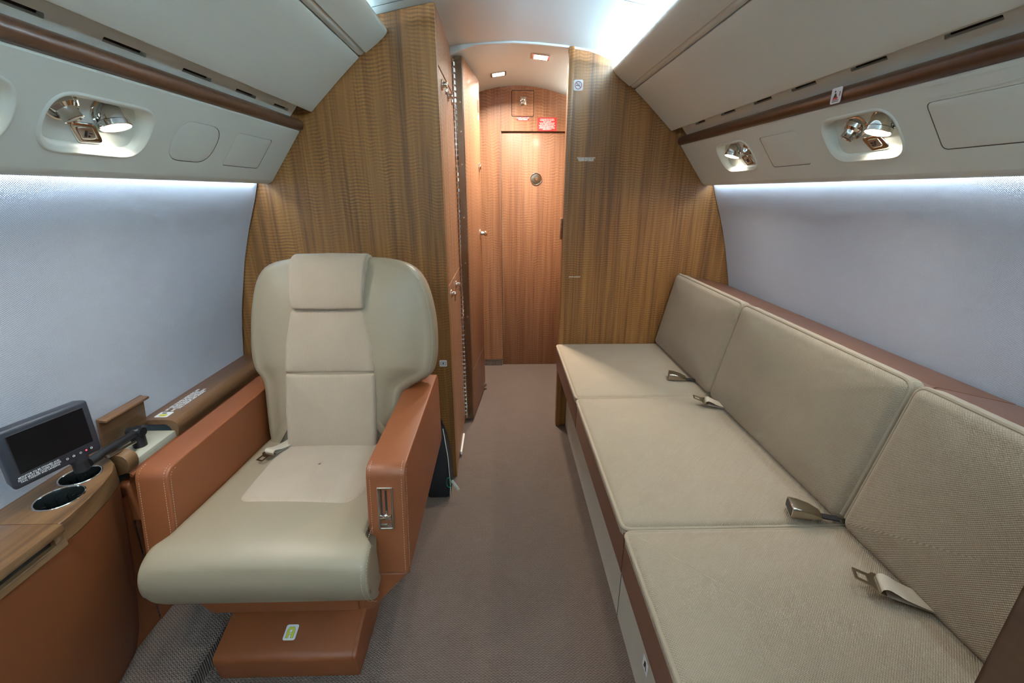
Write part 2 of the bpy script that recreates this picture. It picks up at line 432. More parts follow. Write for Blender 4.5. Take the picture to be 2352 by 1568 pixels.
# dark shadow gap between the wall cloth and each bulkhead
# closet behind the left bulkhead, side facing the aisle
cl = thing('closet', (-0.6, 1.95, 0), 'tall walnut closet beside the aisle with two doors and chrome latches', 'closet')
make('body', box(-0.95, -0.280, 1.722, 2.188, 0.0, 1.822), 'walnut_red', cl)
make('top_panel', box(-0.280, -0.272, 1.722, 2.188, 1.652, 1.822, 0.001, 1), 'walnut_red', cl)
def closet_door(z0, z1, zl):
    for y0, y1, yl in ((1.722, 1.862, 1.79), (1.865, 2.188, 1.985)):
        d = make('door', box(-0.280, -0.272, y0, y1, z0, z1, 0.0015, 1), 'walnut_red', cl)
        f = Fr((-0.272, yl, zl), (0, 1, 0), (0, 0, 1), (1, 0, 0))
        make('latch', join(lathe(f, [(0.018, 0), (0.018, 0.004), (0.010, 0.006), (0.010, 0.016), (0.013, 0.02), (0.006, 0.022)], 18),
                           fbox(f, -0.004, 0.004, -0.032, 0.0, 0.012, 0.02, 0.002)), 'chrome', d)
closet_door(0.89, 1.645, 1.605); closet_door(0.03, 0.882, 0.835)
# open entry door leaf with piano hinge
A, B = V((-0.266, 2.2, 0)), V((-0.215, 2.64, 0)); du = (B - A).normalized()
LF = Fr(A, du, (0, 0, 1), V((du.y, -du.x, 0)))                 # n points to the aisle
W2 = (B - A).length
dl = make('door_2', fbox(LF, 0.004, W2, 0.018, 1.8, 0.0, 0.04, 0.002), 'walnut_red')
tag(dl, kind='structure')
make('edge_plate', fbox(LF, 0.0, 0.004, 0.018, 1.8, 0.004, 0.037, 0.0005, 1), 'bronze_metal', dl)
kn = []
for k in range(74):
    z = 0.03 + k * 0.0237
    kn.append(lathe(Fr((-0.2655, 2.194, z), (1, 0, 0), (0, 1, 0), (0, 0, 1)), [(0.007, 0), (0.007, 0.0150)], 10))
make('piano_hinge', join(*kn, box(-0.272, -0.262, 2.1965, 2.1985, 0.02, 1.79)), 'chrome', dl)
for z in (0.62, 0.9, 1.12, 1.36, 1.5, 1.62):
    make('screw', lathe(Fr(LF(0, z, 0.024), LF.n, (0, 0, 1), -LF.u), [(0.005, 0), (0.0045, 0.002), (0.002, 0.0026)], 12), 'chrome', dl)
def knob(par, fr, name='door_knob'):
    make(name, join(lathe(fr, [(0.026, 0), (0.026, 0.003), (0.012, 0.006), (0.009, 0.02), (0.016, 0.026), (0.017, 0.034), (0.010, 0.040)], 24)), 'chrome', par)
knob(dl, Fr(LF(0.39, 1.012, 0.04), LF.u, (0, 0, 1), LF.n))
make('strike_latch', fbox(Fr(LF(0.40, 1.371, 0.04), LF.u, (0, 0, 1), LF.n), -0.018, 0.018, -0.016, 0.016, 0, 0.012, 0.003), 'chrome', dl)
make('kick_line', fbox(LF, 0.05, W2, 0.30, 0.3025, 0.0399, 0.0406), 'brushed_metal', dl)
make('floor_bolt', lathe(Fr(LF(W2 - 0.012, 0.03, 0.04), LF.u, (0, 0, 1), LF.n), [(0.012, 0), (0.012, 0.01), (0.006, 0.014)], 14), 'chrome', dl)
sg = make('door_sign', plate(LF, rrect(0.385, 0.425, 1.64, 1.70, 0.008), 0.040, 0.0408), 'red_print', dl)
make('lettering', text_geo(Fr(LF(0.405, 1.615, 0.0402), LF.u, (0, 0, 1), LF.n), 'TAXI,\nTAKEOFF AND\nLANDING', 0.008), 'white_print', dl)
# far wall
YF = 3.04
wf = struct('wall_front', box(-0.62, 0.62, YF + 0.03, YF + 0.06, 0, 1.95), 'walnut_red')
make('fixed_panel', box(-0.62, -0.0590, YF, YF + 0.03, 0.05, 1.95, 0.001, 1), 'walnut_red', wf)
make('joint_strip', box(-0.0588, -0.0568, YF - 0.0015, YF + 0.03, 0.0, 1.60), 'brushed_metal', wf)
hp = make('header_panel', box(-0.0585, 0.62, YF, YF + 0.03, 1.603, 1.95, 0.001, 1), 'walnut_red', wf)
make('carpet_kick', box(-0.62, -0.060, YF - 0.004, YF + 0.03, 0.0, 0.047, 0.002, 1), 'carpet', wf)
make('kick_trim', join(box(-0.62, -0.058, YF - 0.006, YF, 0.045, 0.0485), box(-0.061, -0.058, YF - 0.006, YF, 0.0, 0.0485)), 'brushed_metal', wf)
FW = Fr((0, YF, 0), (1, 0, 0), (0, 0, 1), (0, -1, 0))
make('hatch_groove', flat(FW, rrect(0.009, 0.150, 1.686, 1.834, 0.010), [rrect(0.012, 0.147, 1.689, 1.831, 0.008)][::-1], 0.0006), 'dark_gap', hp)
hh = make('hatch', plate(FW, rrect(0.0125, 0.1465, 1.6895, 1.8305, 0.008), 0.0, 0.003), 'walnut_red', hp)
make('hatch_latch', join(fbox(FW, 0.064, 0.100, 1.747, 1.798, 0.003, 0.006, 0.0015), fbox(FW, 0.070, 0.094, 1.752, 1.770, 0.006, 0.012, 0.003), lathe(Fr(FW(0.082, 1.782, 0.006), (1, 0, 0), (0, 0, 1), (0, -1, 0)), [(0.010, 0), (0.010, 0.004), (0.004, 0.006)], 16)), 'chrome', wf)
d1 = struct('door_1', box(-0.0560, 0.62, YF + 0.016, YF + 0.046, 0.0, 1.597, 0.002, 2), 'walnut_red')
DF = Fr((0.172, YF + 0.016, 1.319), (1, 0, 0), (0, 0, 1), (0, -1, 0))
make('pull_cup', lathe(DF, [(0.034, 0.0005), (0.030, 0.0012), (0.012, 0.001), (0.009, 0.004)], 36), 'bronze_metal', d1)
make('pull_ring', tube([DF(0.0365 * math.cos(a), 0.0365 * math.sin(a), 0.003) for a in [2 * math.pi * k / 40 for k in range(40)]], 0.0028, 8, True), 'chrome', d1)
make('pull_button', lathe(DF, [(0.012, 0.003), (0.012, 0.009), (0.009, 0.011), (0.007, 0.008)], 24), 'chrome', d1)
struct('wall_entry_right', box(0.43, 0.46, 2.19, YF + 0.03, 0, 1.86), 'walnut_red')
struct('wall_entry_left', box(-0.50, -0.47, 2.19, YF + 0.03, 0, 1.86), 'walnut_red')
make('grab_handle', box(0.2255, 0.2345, 2.15, 2.175, 1.02, 1.12, 0.003, 2), 'walnut_red', wr)

struct('trim_5', box(0.395, 0.425, 2.25, 2.95, 1.70, 1.715, 0.003, 2), 'tag_white')   # unseen rail, added to carry the entry fill lamp
area('entry_fill_lamp', (0.41, 2.6, 1.720), (-0.4, 0, 1), 0.68, 0.02, 1.0, (1.0, 0.95, 0.86))  # added fill, hidden behind the right bulkhead, brightens the entry ceiling
# red placards on the header panel, notices on bulkheads
def placard(name, fr, w_, h_, mat, label, cat='sign', body=None, size=0.008, sp=0.85, tm='white_print', rr=0.004, cy=0.0):
    p = make(name, plate(fr, rrect(-w_ / 2, w_ / 2, -h_ / 2, h_ / 2, rr), 0.0, 0.0008), mat, None, label=label, cat=cat)
    if body: make('lettering', text_geo(Fr(fr(0, cy, 0.0009), fr.u, fr.v, fr.n), body, size, space=sp, bold=0.0002), tm, p)
    return p
placard('warning_placard', Fr(FW(0.2345, 1.643, 0), FW.u, FW.v, FW.n), 0.121, 0.078, 'red_print', 'larger red placard with nine lines of white text above the far door', body='DOOR MUST BE LATCHED\nCLOSED FOR ALL TAKEOFF\nAND LANDING\nTHE DOOR MUST BE CLOSED\nAT ALL TIMES EXCEPT FOR\nSHORT DURATION ACCESS TO\nBAGGAGE COMPARTMENT.\nDOOR MUST REMAIN CLOSED\nABOVE 40,000 FT', size=0.0074, sp=0.98)
placard('warning_placard', Fr(FW(0.081, 1.674, 0), FW.u, FW.v, FW.n), 0.080, 0.022, 'red_print', 'small red placard with two lines of white text under the hatch', body='WATER SHUT-OFF\nVALVE INSIDE', size=0.0095)
RB = Fr((0, YRB + 0.002, 0), (1, 0, 0), (0, 0, 1), (0, -1, 0))
LB = Fr((0, YL + 0.006, 0), (1, 0, 0), (0, 0, 1), (0, -1, 0))
ns = placard('no_smoking_sign', Fr(RB(0.280, 1.678, 0), RB.u, RB.v, RB.n), 0.041, 0.042, 'white_print', 'square white no smoking sign on the right walnut bulkhead', rr=0.008)
nf = Fr(RB(0.280, 1.678, 0.001), RB.u, RB.v, RB.n)
make('ring', tube([nf(0.0145 * math.cos(a), 0.0145 * math.sin(a)) for a in [2 * math.pi * k / 32 for k in range(32)]], 0.0013, 6, True), 'maroon_print', ns)
make('cigarette', fbox(nf, -0.011, 0.006, -0.0025, 0.0005, 0, 0.0006), 'black_print', ns)
make('smoke', tube([nf(0.004, 0.003), nf(0.002, 0.006), nf(0.005, 0.008), nf(0.004, 0.010)], 0.0008, 6), 'grey_print', ns)
make('slash', fbox(Fr(nf(0, 0), (0.72, 0, -0.69), (0.69, 0, 0.72), (0, -1, 0)), -0.014, 0.014, -0.0012, 0.0012, 0.0006, 0.0012), 'maroon_print', ns)
make('wall_notice', text_geo(Fr(RB(0.330, 1.380, 0.0002), RB.u, RB.v, RB.n), 'DIVAN SEAT MUST NOT BE IN\nRECLINED POSITION FOR\nTAKEOFF AND LANDING', 0.0062, space=0.9, bold=0.0002), 'white_print', None, label='three lines of small white lettering on the right walnut bulkhead', cat='notice')
make('wall_notice', text_geo(Fr(RB(0.303, 0.838, 0.0002), RB.u, RB.v, RB.n), 'LIFE VEST UNDER SEAT', 0.0056, bold=0.0002), 'white_print', None, label='single line of small white lettering low on the right bulkhead above the sofa', cat='notice')
fa = placard('first_aid_sign', Fr(LB(-0.307, 0.563, 0), LB.u, LB.v, LB.n), 0.030, 0.028, 'white_print', 'small white first aid sign low on the left bulkhead beside the armchair', rr=0.003)
ff = Fr(LB(-0.307, 0.563, 0.0009), LB.u, LB.v, LB.n)
make('case_outline', flat(ff, rrect(-0.011, 0.011, -0.008, 0.0075, 0.002), [rrect(-0.0088, 0.0088, -0.0058, 0.0053, 0.001)], 0.0002), 'grey_print', fa)
make('cross', join(fbox(ff, -0.0045, 0.0045, -0.0014, 0.0014, 0, 0.0004), fbox(ff, -0.0014, 0.0014, -0.0045, 0.0045, 0, 0.0004)), 'black_print', fa)
make('floor_path_light', box(-0.2718, -0.262, 1.845, 2.02, 0.012, 0.03, 0.003, 2), 'tag_white', None, label='thin white path light strip at the foot of the closet', cat='light strip')

# ceiling downlights in the entry
for i, (x, y) in enumerate(((-0.070, 2.715), (0.136, 2.41))):
    z = EC(x)
    nrm = V((-1.2 * (x - 0.05), 0, -1)).normalized() if True else None
    nrm = V((-1.2 * (x - 0.05) * 1.0, 0, -1)).normalized()
    f = Fr((x, y, z), (1, 0, 0), (0, -1, 0)); f = Fr((x, y, z), V((1, 0, 0)) - nrm * nrm.x, (0, 1, 0), nrm)
    t = thing('ceiling_downlight', (x, y, z - 0.01), ('lit square downlight in the entry ceiling farther from the camera', 'lit square downlight in the entry ceiling nearer the camera')[i], 'downlight', 'entry ceiling downlights')
    fr_ = flat(f, rrect(-0.042, 0.042, -0.042, 0.042, 0.004), [rrect(-0.033, 0.033, -0.033, 0.033, 0.003)][::1], 0.005)
    make('bezel', join((fr_[0], fr_[1]), wallring(f, rrect(-0.042, 0.042, -0.042, 0.042, 0.004), 0, 0.005), wallring(f, rrect(-0.033, 0.033, -0.033, 0.033, 0.003), 0, 0.005)), 'chrome', t)
    make('lens', plate(f, rrect(-0.033, 0.033, -0.033, 0.033, 0.003), 0, 0.0025), 'downlight_lens', t)
    area('downlight_lamp', f(0, 0, 0.008), nrm, 0.06, 0.06, 6.5, WARM, 150)

# ================================================================== OVERHEAD, both sides
def seg2(p, q): return [p, q]
PSA, PSB = (0.756, 1.44), (0.895, 1.255)
def psu_frame(s):
    a = V((s * PSA[0], 0, PSA[1])); b = V((s * PSB[0], 0, PSB[1])); d = (b - a).normalized()
    n = V((-s * abs(d.z), 0, -abs(d.x)))
    return Fr(a, (0, 1, 0), d, n), (b - a).length
def dishpoly(y0, y1, s0, s1, r): return rrect(y0, y1, s0, s1, r, 8)
UNITS = {-1: [(0.818, 1.050, 0.052, 0.163, 0.050, (0.868, 0.088), (0.965, 0.088), (0.925, 0.130), 'service unit with air nozzle and lit reading lamp on the left panel'),
              (0.538, 0.770, 0.052, 0.163, 0.050, (0.588, 0.088), (0.685, 0.088), (0.640, 0.130), 'service unit at the left edge of the picture, mostly cut off')],
         1: [(1.612, 1.848, 0.040, 0.156, 0.050, (1.660, 0.080), (1.758, 0.080), (1.690, 0.125), 'farther of the two right service units, next to the bulkhead'),
             (1.026, 1.252, 0.034, 0.156, 0.050, (1.172, 0.080), (1.085, 0.076), (1.120, 0.122), 'nearer of the two right service units with lit reading lamp')]}
COVERS = {-1: [('speaker_cover', 1.120, 1.282, 0.054, 0.161, 0.055), ('access_cover', 1.346, 1.538, 0.056, 0.162, 0.012)],
          1: [('access_cover', 1.346, 1.533, 0.043, 0.155, 0.012), ('access_cover', 0.45, 0.946, 0.043, 0.150, 0.014)]}
SLOTS = {-1: [(0.70 - 0.2 * k + 0.0, 0.80 - 0.2 * k) for k in range(8)] + [(0.9, 1.0), (1.1, 1.2), (1.3, 1.4), (1.5, 1.595)],
         1: [(0.80 - 0.21 * k, 0.90 - 0.21 * k) for k in range(8)] + [(1.02, 1.12), (1.234, 1.334), (1.425, 1.522), (1.636, 1.737), (1.866, 1.955)]}
for s, yf, sd in ((-1, YL, 'left'), (1, YRB, 'right')):
    F, LEN = psu_frame(s)
    # ---- service panel
    sp = thing('service_valance', (s * 0.9, 0.3, 1.25), 'long sloping cream service valance under the %s overhead bin' % sd, 'valance')
    holes = [dishpoly(*u[:5]) for u in UNITS[s]] + [rrect(c[1], c[2], c[3], c[4], c[5], 8) for c in COVERS[s]]
    y1 = yf - 0.004
    outer = [(YR, 0.006), (y1, 0.006), (y1, LEN - 0.03), (YR, LEN - 0.03)]
    g1 = flat(F, outer, holes)
    # bottom lip: rolls under toward the wall
    lp = []
    for k in range(9):
        a = math.pi * 0.62 * k / 8; lp.append((LEN - 0.03 + 0.03 * math.sin(a), -0.03 * (1 - math.cos(a))))
    tp = [(0.006, 0.0), (0.003, -0.0015), (0.001, -0.005), (0.0, -0.03)]
    yc_ = [YR, y1 - 0.03, y1 - 0.012, y1 - 0.004, y1]
    rows = [[F(y, b, c) for b, c in lp] for y in (YR, y1)]
    rt = [[F(y, b, c) for b, c in tp] for y in (YR, y1)]
    endcap = [F(y1, b, c) for b, c in tp[::-1]] + [F(y1, b, c) for b, c in lp] + [F(y1, LEN - 0.03, -0.06), F(y1, 0.0, -0.06)]
    make('panel', join((g1[0], g1[1]), loft(rows), loft(rt), (endcap, [list(range(len(endcap)))])), 'cream_panel', sp)
    for nm, a, b, c, d, r in COVERS[s]:
        pl = rrect(a, b, c, d, r, 8)
        cv = make(nm, pillow(F, inset(pl, 0.0011), 0.006, 0.002, 0.0, 1, 3, back=False), 'cream_panel', sp)
        make('seam', wallring(F, pl, -0.008, 0.0), 'seam_shade', sp)
    if s > 0:
        for sv in (0.004, 0.0285): make('groove_line', fbox(F, 0.30, 0.941, sv + 0.006, sv + 0.0085, 0.0, 0.0010, 0.0003, 1), 'cream_panel', sp)
    # ---- service units
    for (y0, y1_, s0, s1, r, vent, lamp, btn, lab) in UNITS[s]:
        u = thing('service_unit', F((y0 + y1_) / 2, (s0 + s1) / 2, -0.02), lab, 'reading light', 'overhead service units')
        rim = dishpoly(y0, y1_, s0, s1, r)
        def dep(b, D0=0.034, D1=0.010): return -(D0 + (D1 - D0) * (b - s0) / (s1 - s0))
        rws = []
        rws.append([F(a, b, 0.0) for a, b in inset(rim, -0.0045)]); rws.append([F(a, b, 0.0028) for a, b in inset(rim, -0.002)]); rws.append([F(a, b, 0.0022) for a, b in inset(rim, 0.001)])
        for k in range(1, 7):
            a_ = math.pi / 2 * k / 6; dd = 0.012 * math.sin(a_) + 0.001
            pi_ = inset(rim, dd); rws.append([F(a, b, dep(b) * (1 - math.cos(a_))) for a, b in pi_])
        last = inset(rim, 0.013); cx = (y0 + y1_) / 2; cy = (s0 + s1) / 2
        for q in (0.7, 0.4, 0.12): rws.append([F(cx + (a - cx) * q, cy + (b - cy) * q, dep(cy + (b - cy) * q)) for a, b in last])
        lg = loft(rws, cu=True); nn = len(rim); lg[1].append([(len(rws) - 1) * nn + j for j in range(nn)])
        make('recess', lg, 'cream_panel', u, sharp=60)
        # frame of the tilted floor
        pu = F(cx, s0, dep(s0)); pd = F(cx, s1, dep(s1)); dv = (pd - pu).normalized(); nfl = V((0, 1, 0)).cross(dv)
        if nfl.dot(F.n) < 0: nfl = -nfl
        down = V((0, 0, -1))
        # air nozzle
        o = F(vent[0], vent[1], dep(vent[1])); f = Fr(o, (0, 1, 0), dv, nfl)
        vn = make('air_nozzle', join(lathe(f, [(0.036, 0.0), (0.035, 0.003), (0.031, 0.004), (0.028, 0.001), (0.026, -0.006), (0.022, -0.004)], 36, 1.0, 0.78, cap0=False),), 'chrome', u)
        dn = (nfl * 0.55 + down * 0.75 + V((0, 0.22, 0))).normalized(); g = Fr(o + nfl * 0.002, dn.orthogonal(), dn.cross(dn.orthogonal()), dn)
        make('nozzle', lathe(g, [(0.023, -0.006), (0.022, 0.004), (0.0165, 0.010), (0.0155, 0.026), (0.0165, 0.028), (0.0145, 0.0285), (0.012, 0.026)], 30, cap1=False), 'chrome', vn)
        make('outlet', lathe(g, [(0.0125, 0.0262), (0.009, 0.020), (0.004, 0.020), (0.003, 0.025)], 24), 'black_plastic', vn)
        # reading lamp
        o = F(lamp[0], lamp[1], dep(lamp[1])); f = Fr(o, (0, 1, 0), dv, nfl)
        lm = make('reading_lamp', join(lathe(f, [(0.038, 0.0), (0.037, 0.003), (0.033, 0.0035), (0.029, -0.001), (0.026, -0.003)], 36, 1.0, 0.78, cap0=False)), 'chrome', u)
        dl_ = (nfl * 0.35 + down * 0.92).normalized(); g = Fr(o + nfl * 0.004, dl_.orthogonal(), dl_.cross(dl_.orthogonal()), dl_)
        make('lamp_head', lathe(g, [(0.020, -0.012), (0.024, -0.004), (0.0255, 0.008), (0.0255, 0.014), (0.0275, 0.016), (0.0275, 0.025), (0.0255, 0.026)], 36, cap1=False), 'chrome', lm)
        make('lens', lathe(g, [(0.0255, 0.0255), (0.018, 0.0262), (0.006, 0.0264)], 30, cap0=False), 'lamp_lens', lm)
        L = area('reading_lamp_light', g(0, 0, 0.028), dl_, 0.036, 0.036, 0.7, (1.0, 0.92, 0.80), 140, xaxis=(0, 1, 0))
        # call button
        o = F(btn[0], btn[1], dep(btn[1]) + 0.004); f = Fr(o, (0, 1, 0), dv, nfl)
        k_ = 1 if s < 0 else -1
        pl = fillet([(-0.044 * k_, -0.018), (0.014 * k_, -0.020), (0.044 * k_, 0.016), (-0.012 * k_, 0.020)][::k_], 0.009, 6)
        cb = make('call_button', pillow(f, pl, 0.006, 0.003, -0.001, 2, 3, back=False), 'chrome', u)
        make('button', pillow(Fr(f(0, 0, 0.0008), f.u, f.v, f.n), fillet([(-0.024 * k_, -0.011), (0.010 * k_, -0.012), (0.024 * k_, 0.009), (-0.008 * k_, 0.012)][::k_], 0.006, 5), 0.003, 0.002, 0.0005, 2, 3, back=False), 'brushed_metal', cb)
        make('symbol', join(fbox(f, -0.006, -0.002, -0.006, 0.006, 0.0012, 0.0024), fbox(f, 0.002, 0.009, -0.003, -0.0005, 0.0012, 0.0024), fbox(f, 0.002, 0.005, 0.002, 0.006, 0.0012, 0.0024)), 'black_plastic', cb)
    # ---- walnut trim rail
    pr = [(0.775, 1.436), (0.757, 1.440), (0.750, 1.4415), (0.7455, 1.446), (0.743, 1.453), (0.7425, 1.460), (0.745, 1.467), (0.750, 1.4725), (0.757, 1.476), (0.785, 1.480)]
    tr = struct('trim_%d' % (3 if s < 0 else 4), extr([(s * x, z) for x, z in pr], YR, yf - 0.002), 'walnut_dark_trim')
    # ---- bin with vents
    ob = thing('overhead_bin', (s * 0.6, 0.3, 1.45), 'long cream overhead bin above the %s service valance' % sd, 'overhead bin')
    va = V((s * 0.764, 0, 1.475)); vb = V((s * 0.712, 0, 1.535)); vd = (vb - va).normalized(); VL = (vb - va).length
    VF = Fr(va, (0, 1, 0), vd, V((-s * abs(vd.z), 0, -abs(vd.x))))
    sc = 0.021 if s < 0 else 0.036
    hl = []
    for a, b in sorted(SLOTS[s]):
        if a < YR + 0.05: continue
        hl.append(fillet([(a, sc - 0.0045), (b, sc - 0.0045), (b - 0.004, sc + 0.0045), (a + 0.0, sc + 0.0045)], 0.002, 3))
    ve = yf - 0.05
    vg = flat(VF, [(YR, 0), (ve, 0), (ve, VL), (YR, VL)], hl)
    vst = make('vent_strip', join((vg[0], vg[1]), *[wallring(VF, h, -0.012, 0.0) for h in hl], ([VF(ve, 0, 0), VF(ve, VL, 0), VF(ve, VL, -0.03), VF(ve, 0, -0.03)], [(0, 1, 2, 3)])), 'cream_panel', ob)
    make('vent_duct', fbox(VF, YR, ve, 0.005, VL - 0.005, -0.016, -0.012), 'dark_gap', ob)
    # faces: header from the cove edge to the groove, then the door
    def sweep(prof, y0, y1, name, mat='cream_panel'):
        g = extr([(s * x, z) for x, z in prof], y0, y1)
        cap = [(s * x, z) for x, z in prof]
        c0 = [V((x, y1, z)) for x, z in cap]
        return make(name, join((g[0], g[1]), (c0, [list(range(len(c0)))])), mat, ob, sharp=40)
    hd = [(0.60, 1.700), (0.52, 1.722), (0.462, 1.742), (0.446, 1.7465), (0.436, 1.7465), (0.430, 1.742), (0.4285, 1.735), (0.432, 1.728), (0.444, 1.716), (0.462, 1.702), (0.485, 1.686), (0.5035, 1.6735), (0.506, 1.6740), (0.508, 1.6775)]
    gr = [(0.508, 1.6790), (0.512, 1.6715), (0.520, 1.6665), (0.530, 1.6675)]
    dr = [(0.533, 1.668), (0.5285, 1.661), (0.530, 1.6575), (0.56, 1.632), (0.60, 1.597), (0.64, 1.5605), (0.68, 1.524), (0.704, 1.501), (0.7085, 1.4985), (0.713, 1.4995), (0.716, 1.504), (0.720, 1.53)]
    sweep(hd, YR, yf - 0.003, 'header_panel'); sweep(gr, YR, yf - 0.003, 'groove_strip'); sweep(dr, YR, yf - 0.004, 'bin_door')

# float cushion sign on the right trim rail
fs_ = Fr((0.742, 1.150, 1.456), (0, -1, 0), (-0.10, 0, 1), None)
fs_ = Fr((0.7422, 1.150, 1.457), (0, -1, 0), (-0.02, 0, 1))
fp = make('flotation_sign', plate(fs_, rrect(-0.017, 0.017, -0.0175, 0.0165, 0.005), 0.0, 0.0012), 'white_print', None, label='white pictogram sign of a figure on a float on the right trim rail', cat='sign')
g0 = Fr(fs_(0, 0, 0.0013), fs_.u, fs_.v, fs_.n)
make('figure', join(plate(g0, circ(-0.004, 0.0085, 0.0022, 14), 0, 0.0004), plate(g0, [(-0.009, -0.006), (0.004, -0.005), (-0.0005, 0.0045), (-0.004, 0.005)], 0, 0.0004)), 'black_print', fp)
make('float', plate(g0, [(-0.009, -0.0085), (0.006, -0.0085), (0.007, -0.004), (-0.0095, -0.0055)], 0, 0.0006), 'red_print', fp)
make('waves', join(*[tube([g0(-0.010 + 0.0025 * k, -0.0105 - 0.003 * j + 0.0006 * (k % 2), 0.0004) for k in range(9)], 0.0006, 6) for j in (0, 1)]), 'black_print', fp)
make('arrow', fbox(g0, 0.0105, 0.0125, -0.003, 0.007, 0, 0.0004), 'maroon_print', fp)

# ================================================================== LEFT SIDE: console, ledge, monitor
ZT = 0.612
cs = thing('side_console', (-1.03, 0.3, 0.05), 'tan leather side console with walnut top and cup holders at the left edge', 'console')
plan = [(-1.118, 0.958), (-1.070, 0.958), (-1.038, 0.946), (-1.012, 0.926), (-0.992, 0.896), (-0.975, 0.852), (-0.962, 0.800), (-0.953, 0.745)]
C1 = (-1.022, 0.800); C2 = (-1.048, 0.878); CR = 0.041
topo = plan + [(-0.953, 0.722), (-1.116, 0.722)]
topo = topo[::-1]
h1 = circ(C1[0], C1[1], CR, 40); h2 = circ(C2[0], C2[1], CR * 0.92, 40)
TP = Fr((0, 0, ZT), (1, 0, 0), (0, 1, 0))
tf = flat(TP, topo if sum((topo[i][0] * topo[(i + 1) % len(topo)][1] - topo[(i + 1) % len(topo)][0] * topo[i][1]) for i in range(len(topo))) > 0 else topo[::-1], [h1, h2])
edge = [(x, y) for x, y in topo]
ed = loft([[V((x, y, ZT)) for x, y in edge], [V((x + (0.0015 if x > -1.1 else 0), y, ZT - 0.002)) for x, y in edge], [V((x, y, ZT - 0.046)) for x, y in edge]], cu=True)
make('walnut_top', join((tf[0], tf[1]), ed), 'walnut_top', cs, sharp=30)
for c, r in ((C1, CR), (C2, CR * 0.92)):
    f = Fr((c[0], c[1], ZT), (1, 0, 0), (0, 1, 0))
    cu_ = make('cup_holder', join(lathe(f, [(r - 0.001, 0.001), (r - 0.003, -0.006), (r - 0.006, -0.02), (r - 0.008, -0.06)], 40, cap0=False)), 'cup_black', cs)
    make('rim', tube([f((r + 0.0005) * math.cos(a), (r + 0.0005) * math.sin(a), 0.0012) for a in [2 * math.pi * k / 48 for k in range(48)]], 0.0019, 8, True), 'chrome', cu_)
    ribs = []
    for k in range(12):
        a = 2 * math.pi * k / 12; q = Fr(f(0, 0, 0), (math.cos(a), math.sin(a), 0), (-math.sin(a), math.cos(a), 0), (0, 0, 1))
        ribs.append(fbox(q, r - 0.016, r - 0.006, -0.0012, 0.0012, -0.058, -0.012, 0.0006, 1))
    make('grip_ribs', join(*ribs), 'cup_black', cu_)
# folded table leaf with its slot
lf = make('table_leaf', box(-1.112, -0.940, YR + 0.3, 0.7195, ZT - 0.016, ZT + 0.002, 0.0015, 2), 'walnut_top', cs)
make('leaf_slot', box(-1.10, -0.956, YR + 0.3, 0.700, ZT - 0.034, ZT - 0.016), 'dark_gap', cs)
make('rail', box(-1.112, -0.944, YR + 0.3, 0.7195, ZT - 0.050, ZT - 0.034, 0.001, 1), 'walnut_top', cs)
make('slot_end', box(-1.10, -0.946, 0.700, 0.7195, ZT - 0.036, ZT - 0.014, 0.003, 2), 'walnut_top', cs)
body = []
bp = [(-0.957, YR + 0.3)] + [(-0.957, 0.2 * k - 1.4) for k in range(11)] + plan[::-1]
rows = []
for z, dx in ((ZT - 0.047, 0.0), (0.55, -0.003), (0.45, -0.014), (0.35, -0.028), (0.25, -0.044), (0.15, -0.064), (0.052, -0.088)):
    rows.append([V((max(-1.117, x + dx), y - (0.02 * (0.565 - z) if y > 0.9 else 0), z)) for x, y in bp])
make('leather_face', loft(rows), 'tan_leather', cs, sharp=80)
# ledge with walnut cap running forward to the bulkhead
lg_ = thing('window_ledge', (-1.06, 1.3, 0.05), 'walnut capped side ledge with tan leather panel behind the armchair', 'ledge')
capp = [(-1.118, 0.612), (-1.040, 0.613), (-1.026, 0.611), (-1.016, 0.605), (-1.011, 0.596), (-1.010, 0.584), (-1.014, 0.568), (-1.018, 0.560), (-1.026, 0.558)]
under = [(-1.030, 0.575), (-1.035, 0.590), (-1.045, 0.598), (-1.112, 0.598)]
FYc = Fr((0, 0, 0), (1, 0, 0), (0, 0, 1), (0, -1, 0))
make('walnut_cap', prism(FYc, (capp + under)[::-1], -(YL - 0.004), -1.140, 0.0), 'walnut_along', lg_)
make('cap_end_piece', prism(FYc, (capp + [(-1.05, 0.55), (-1.116, 0.55)])[::-1], -0.992, -0.960, 0.001, 1), 'walnut_top', lg_)
tr_ = make('stowage_tray', join(box(-1.112, -1.022, 0.990, 1.142, 0.545, 0.578, 0.003, 2)), 'cream_plastic', lg_)
ly = Fr((-1.1, 0, 0.603), (0, 1, 0), (-0.06, 0, 1))
lid = make('stowage_lid', join(fbox(Fr((-1.0985, 0, 0.606), (0, 1, 0), (0.12, 0, 1)), 0.996, 1.140, 0.0, 0.088, -0.004, 0.004, 0.001, 1), fbox(Fr((-1.0985, 0, 0.606), (0, 1, 0), (0.12, 0, 1)), 0.996, 1.140, 0.080, 0.088, 0.0, 0.022, 0.003, 2)), 'walnut_along', lg_)
DADO = [(-1.020, 0.560), (-1.016, 0.556), (-1.017, 0.548), (-1.022, 0.545), (-1.030, 0.50), (-1.045, 0.40), (-1.058, 0.25), (-1.066, 0.10), (-1.068, 0.052)]
make('leather_panel', extr(DADO, 0.962, YL - 0.004), 'tan_leather', lg_)
make('end_panel', extr([(x - 0.003, z) for x, z in DADO[4:]], 0.84, 0.961), 'tan_leather', cs)
make('piping', tube([(-1.013, 0.96, 0.552), (-1.013, YL - 0.005, 0.552)], 0.005, 10), 'tan_leather', lg_)
make('leather_tab', pillow(Fr((-1.022, 0.985, 0.47), (0, 1, 0), (-0.05, 0, 1), (1, 0, 0)), rrect(-0.03, 0.03, -0.06, 0.06, 0.014), 0.025, 0.008, 0.002), 'tan_leather', lg_)
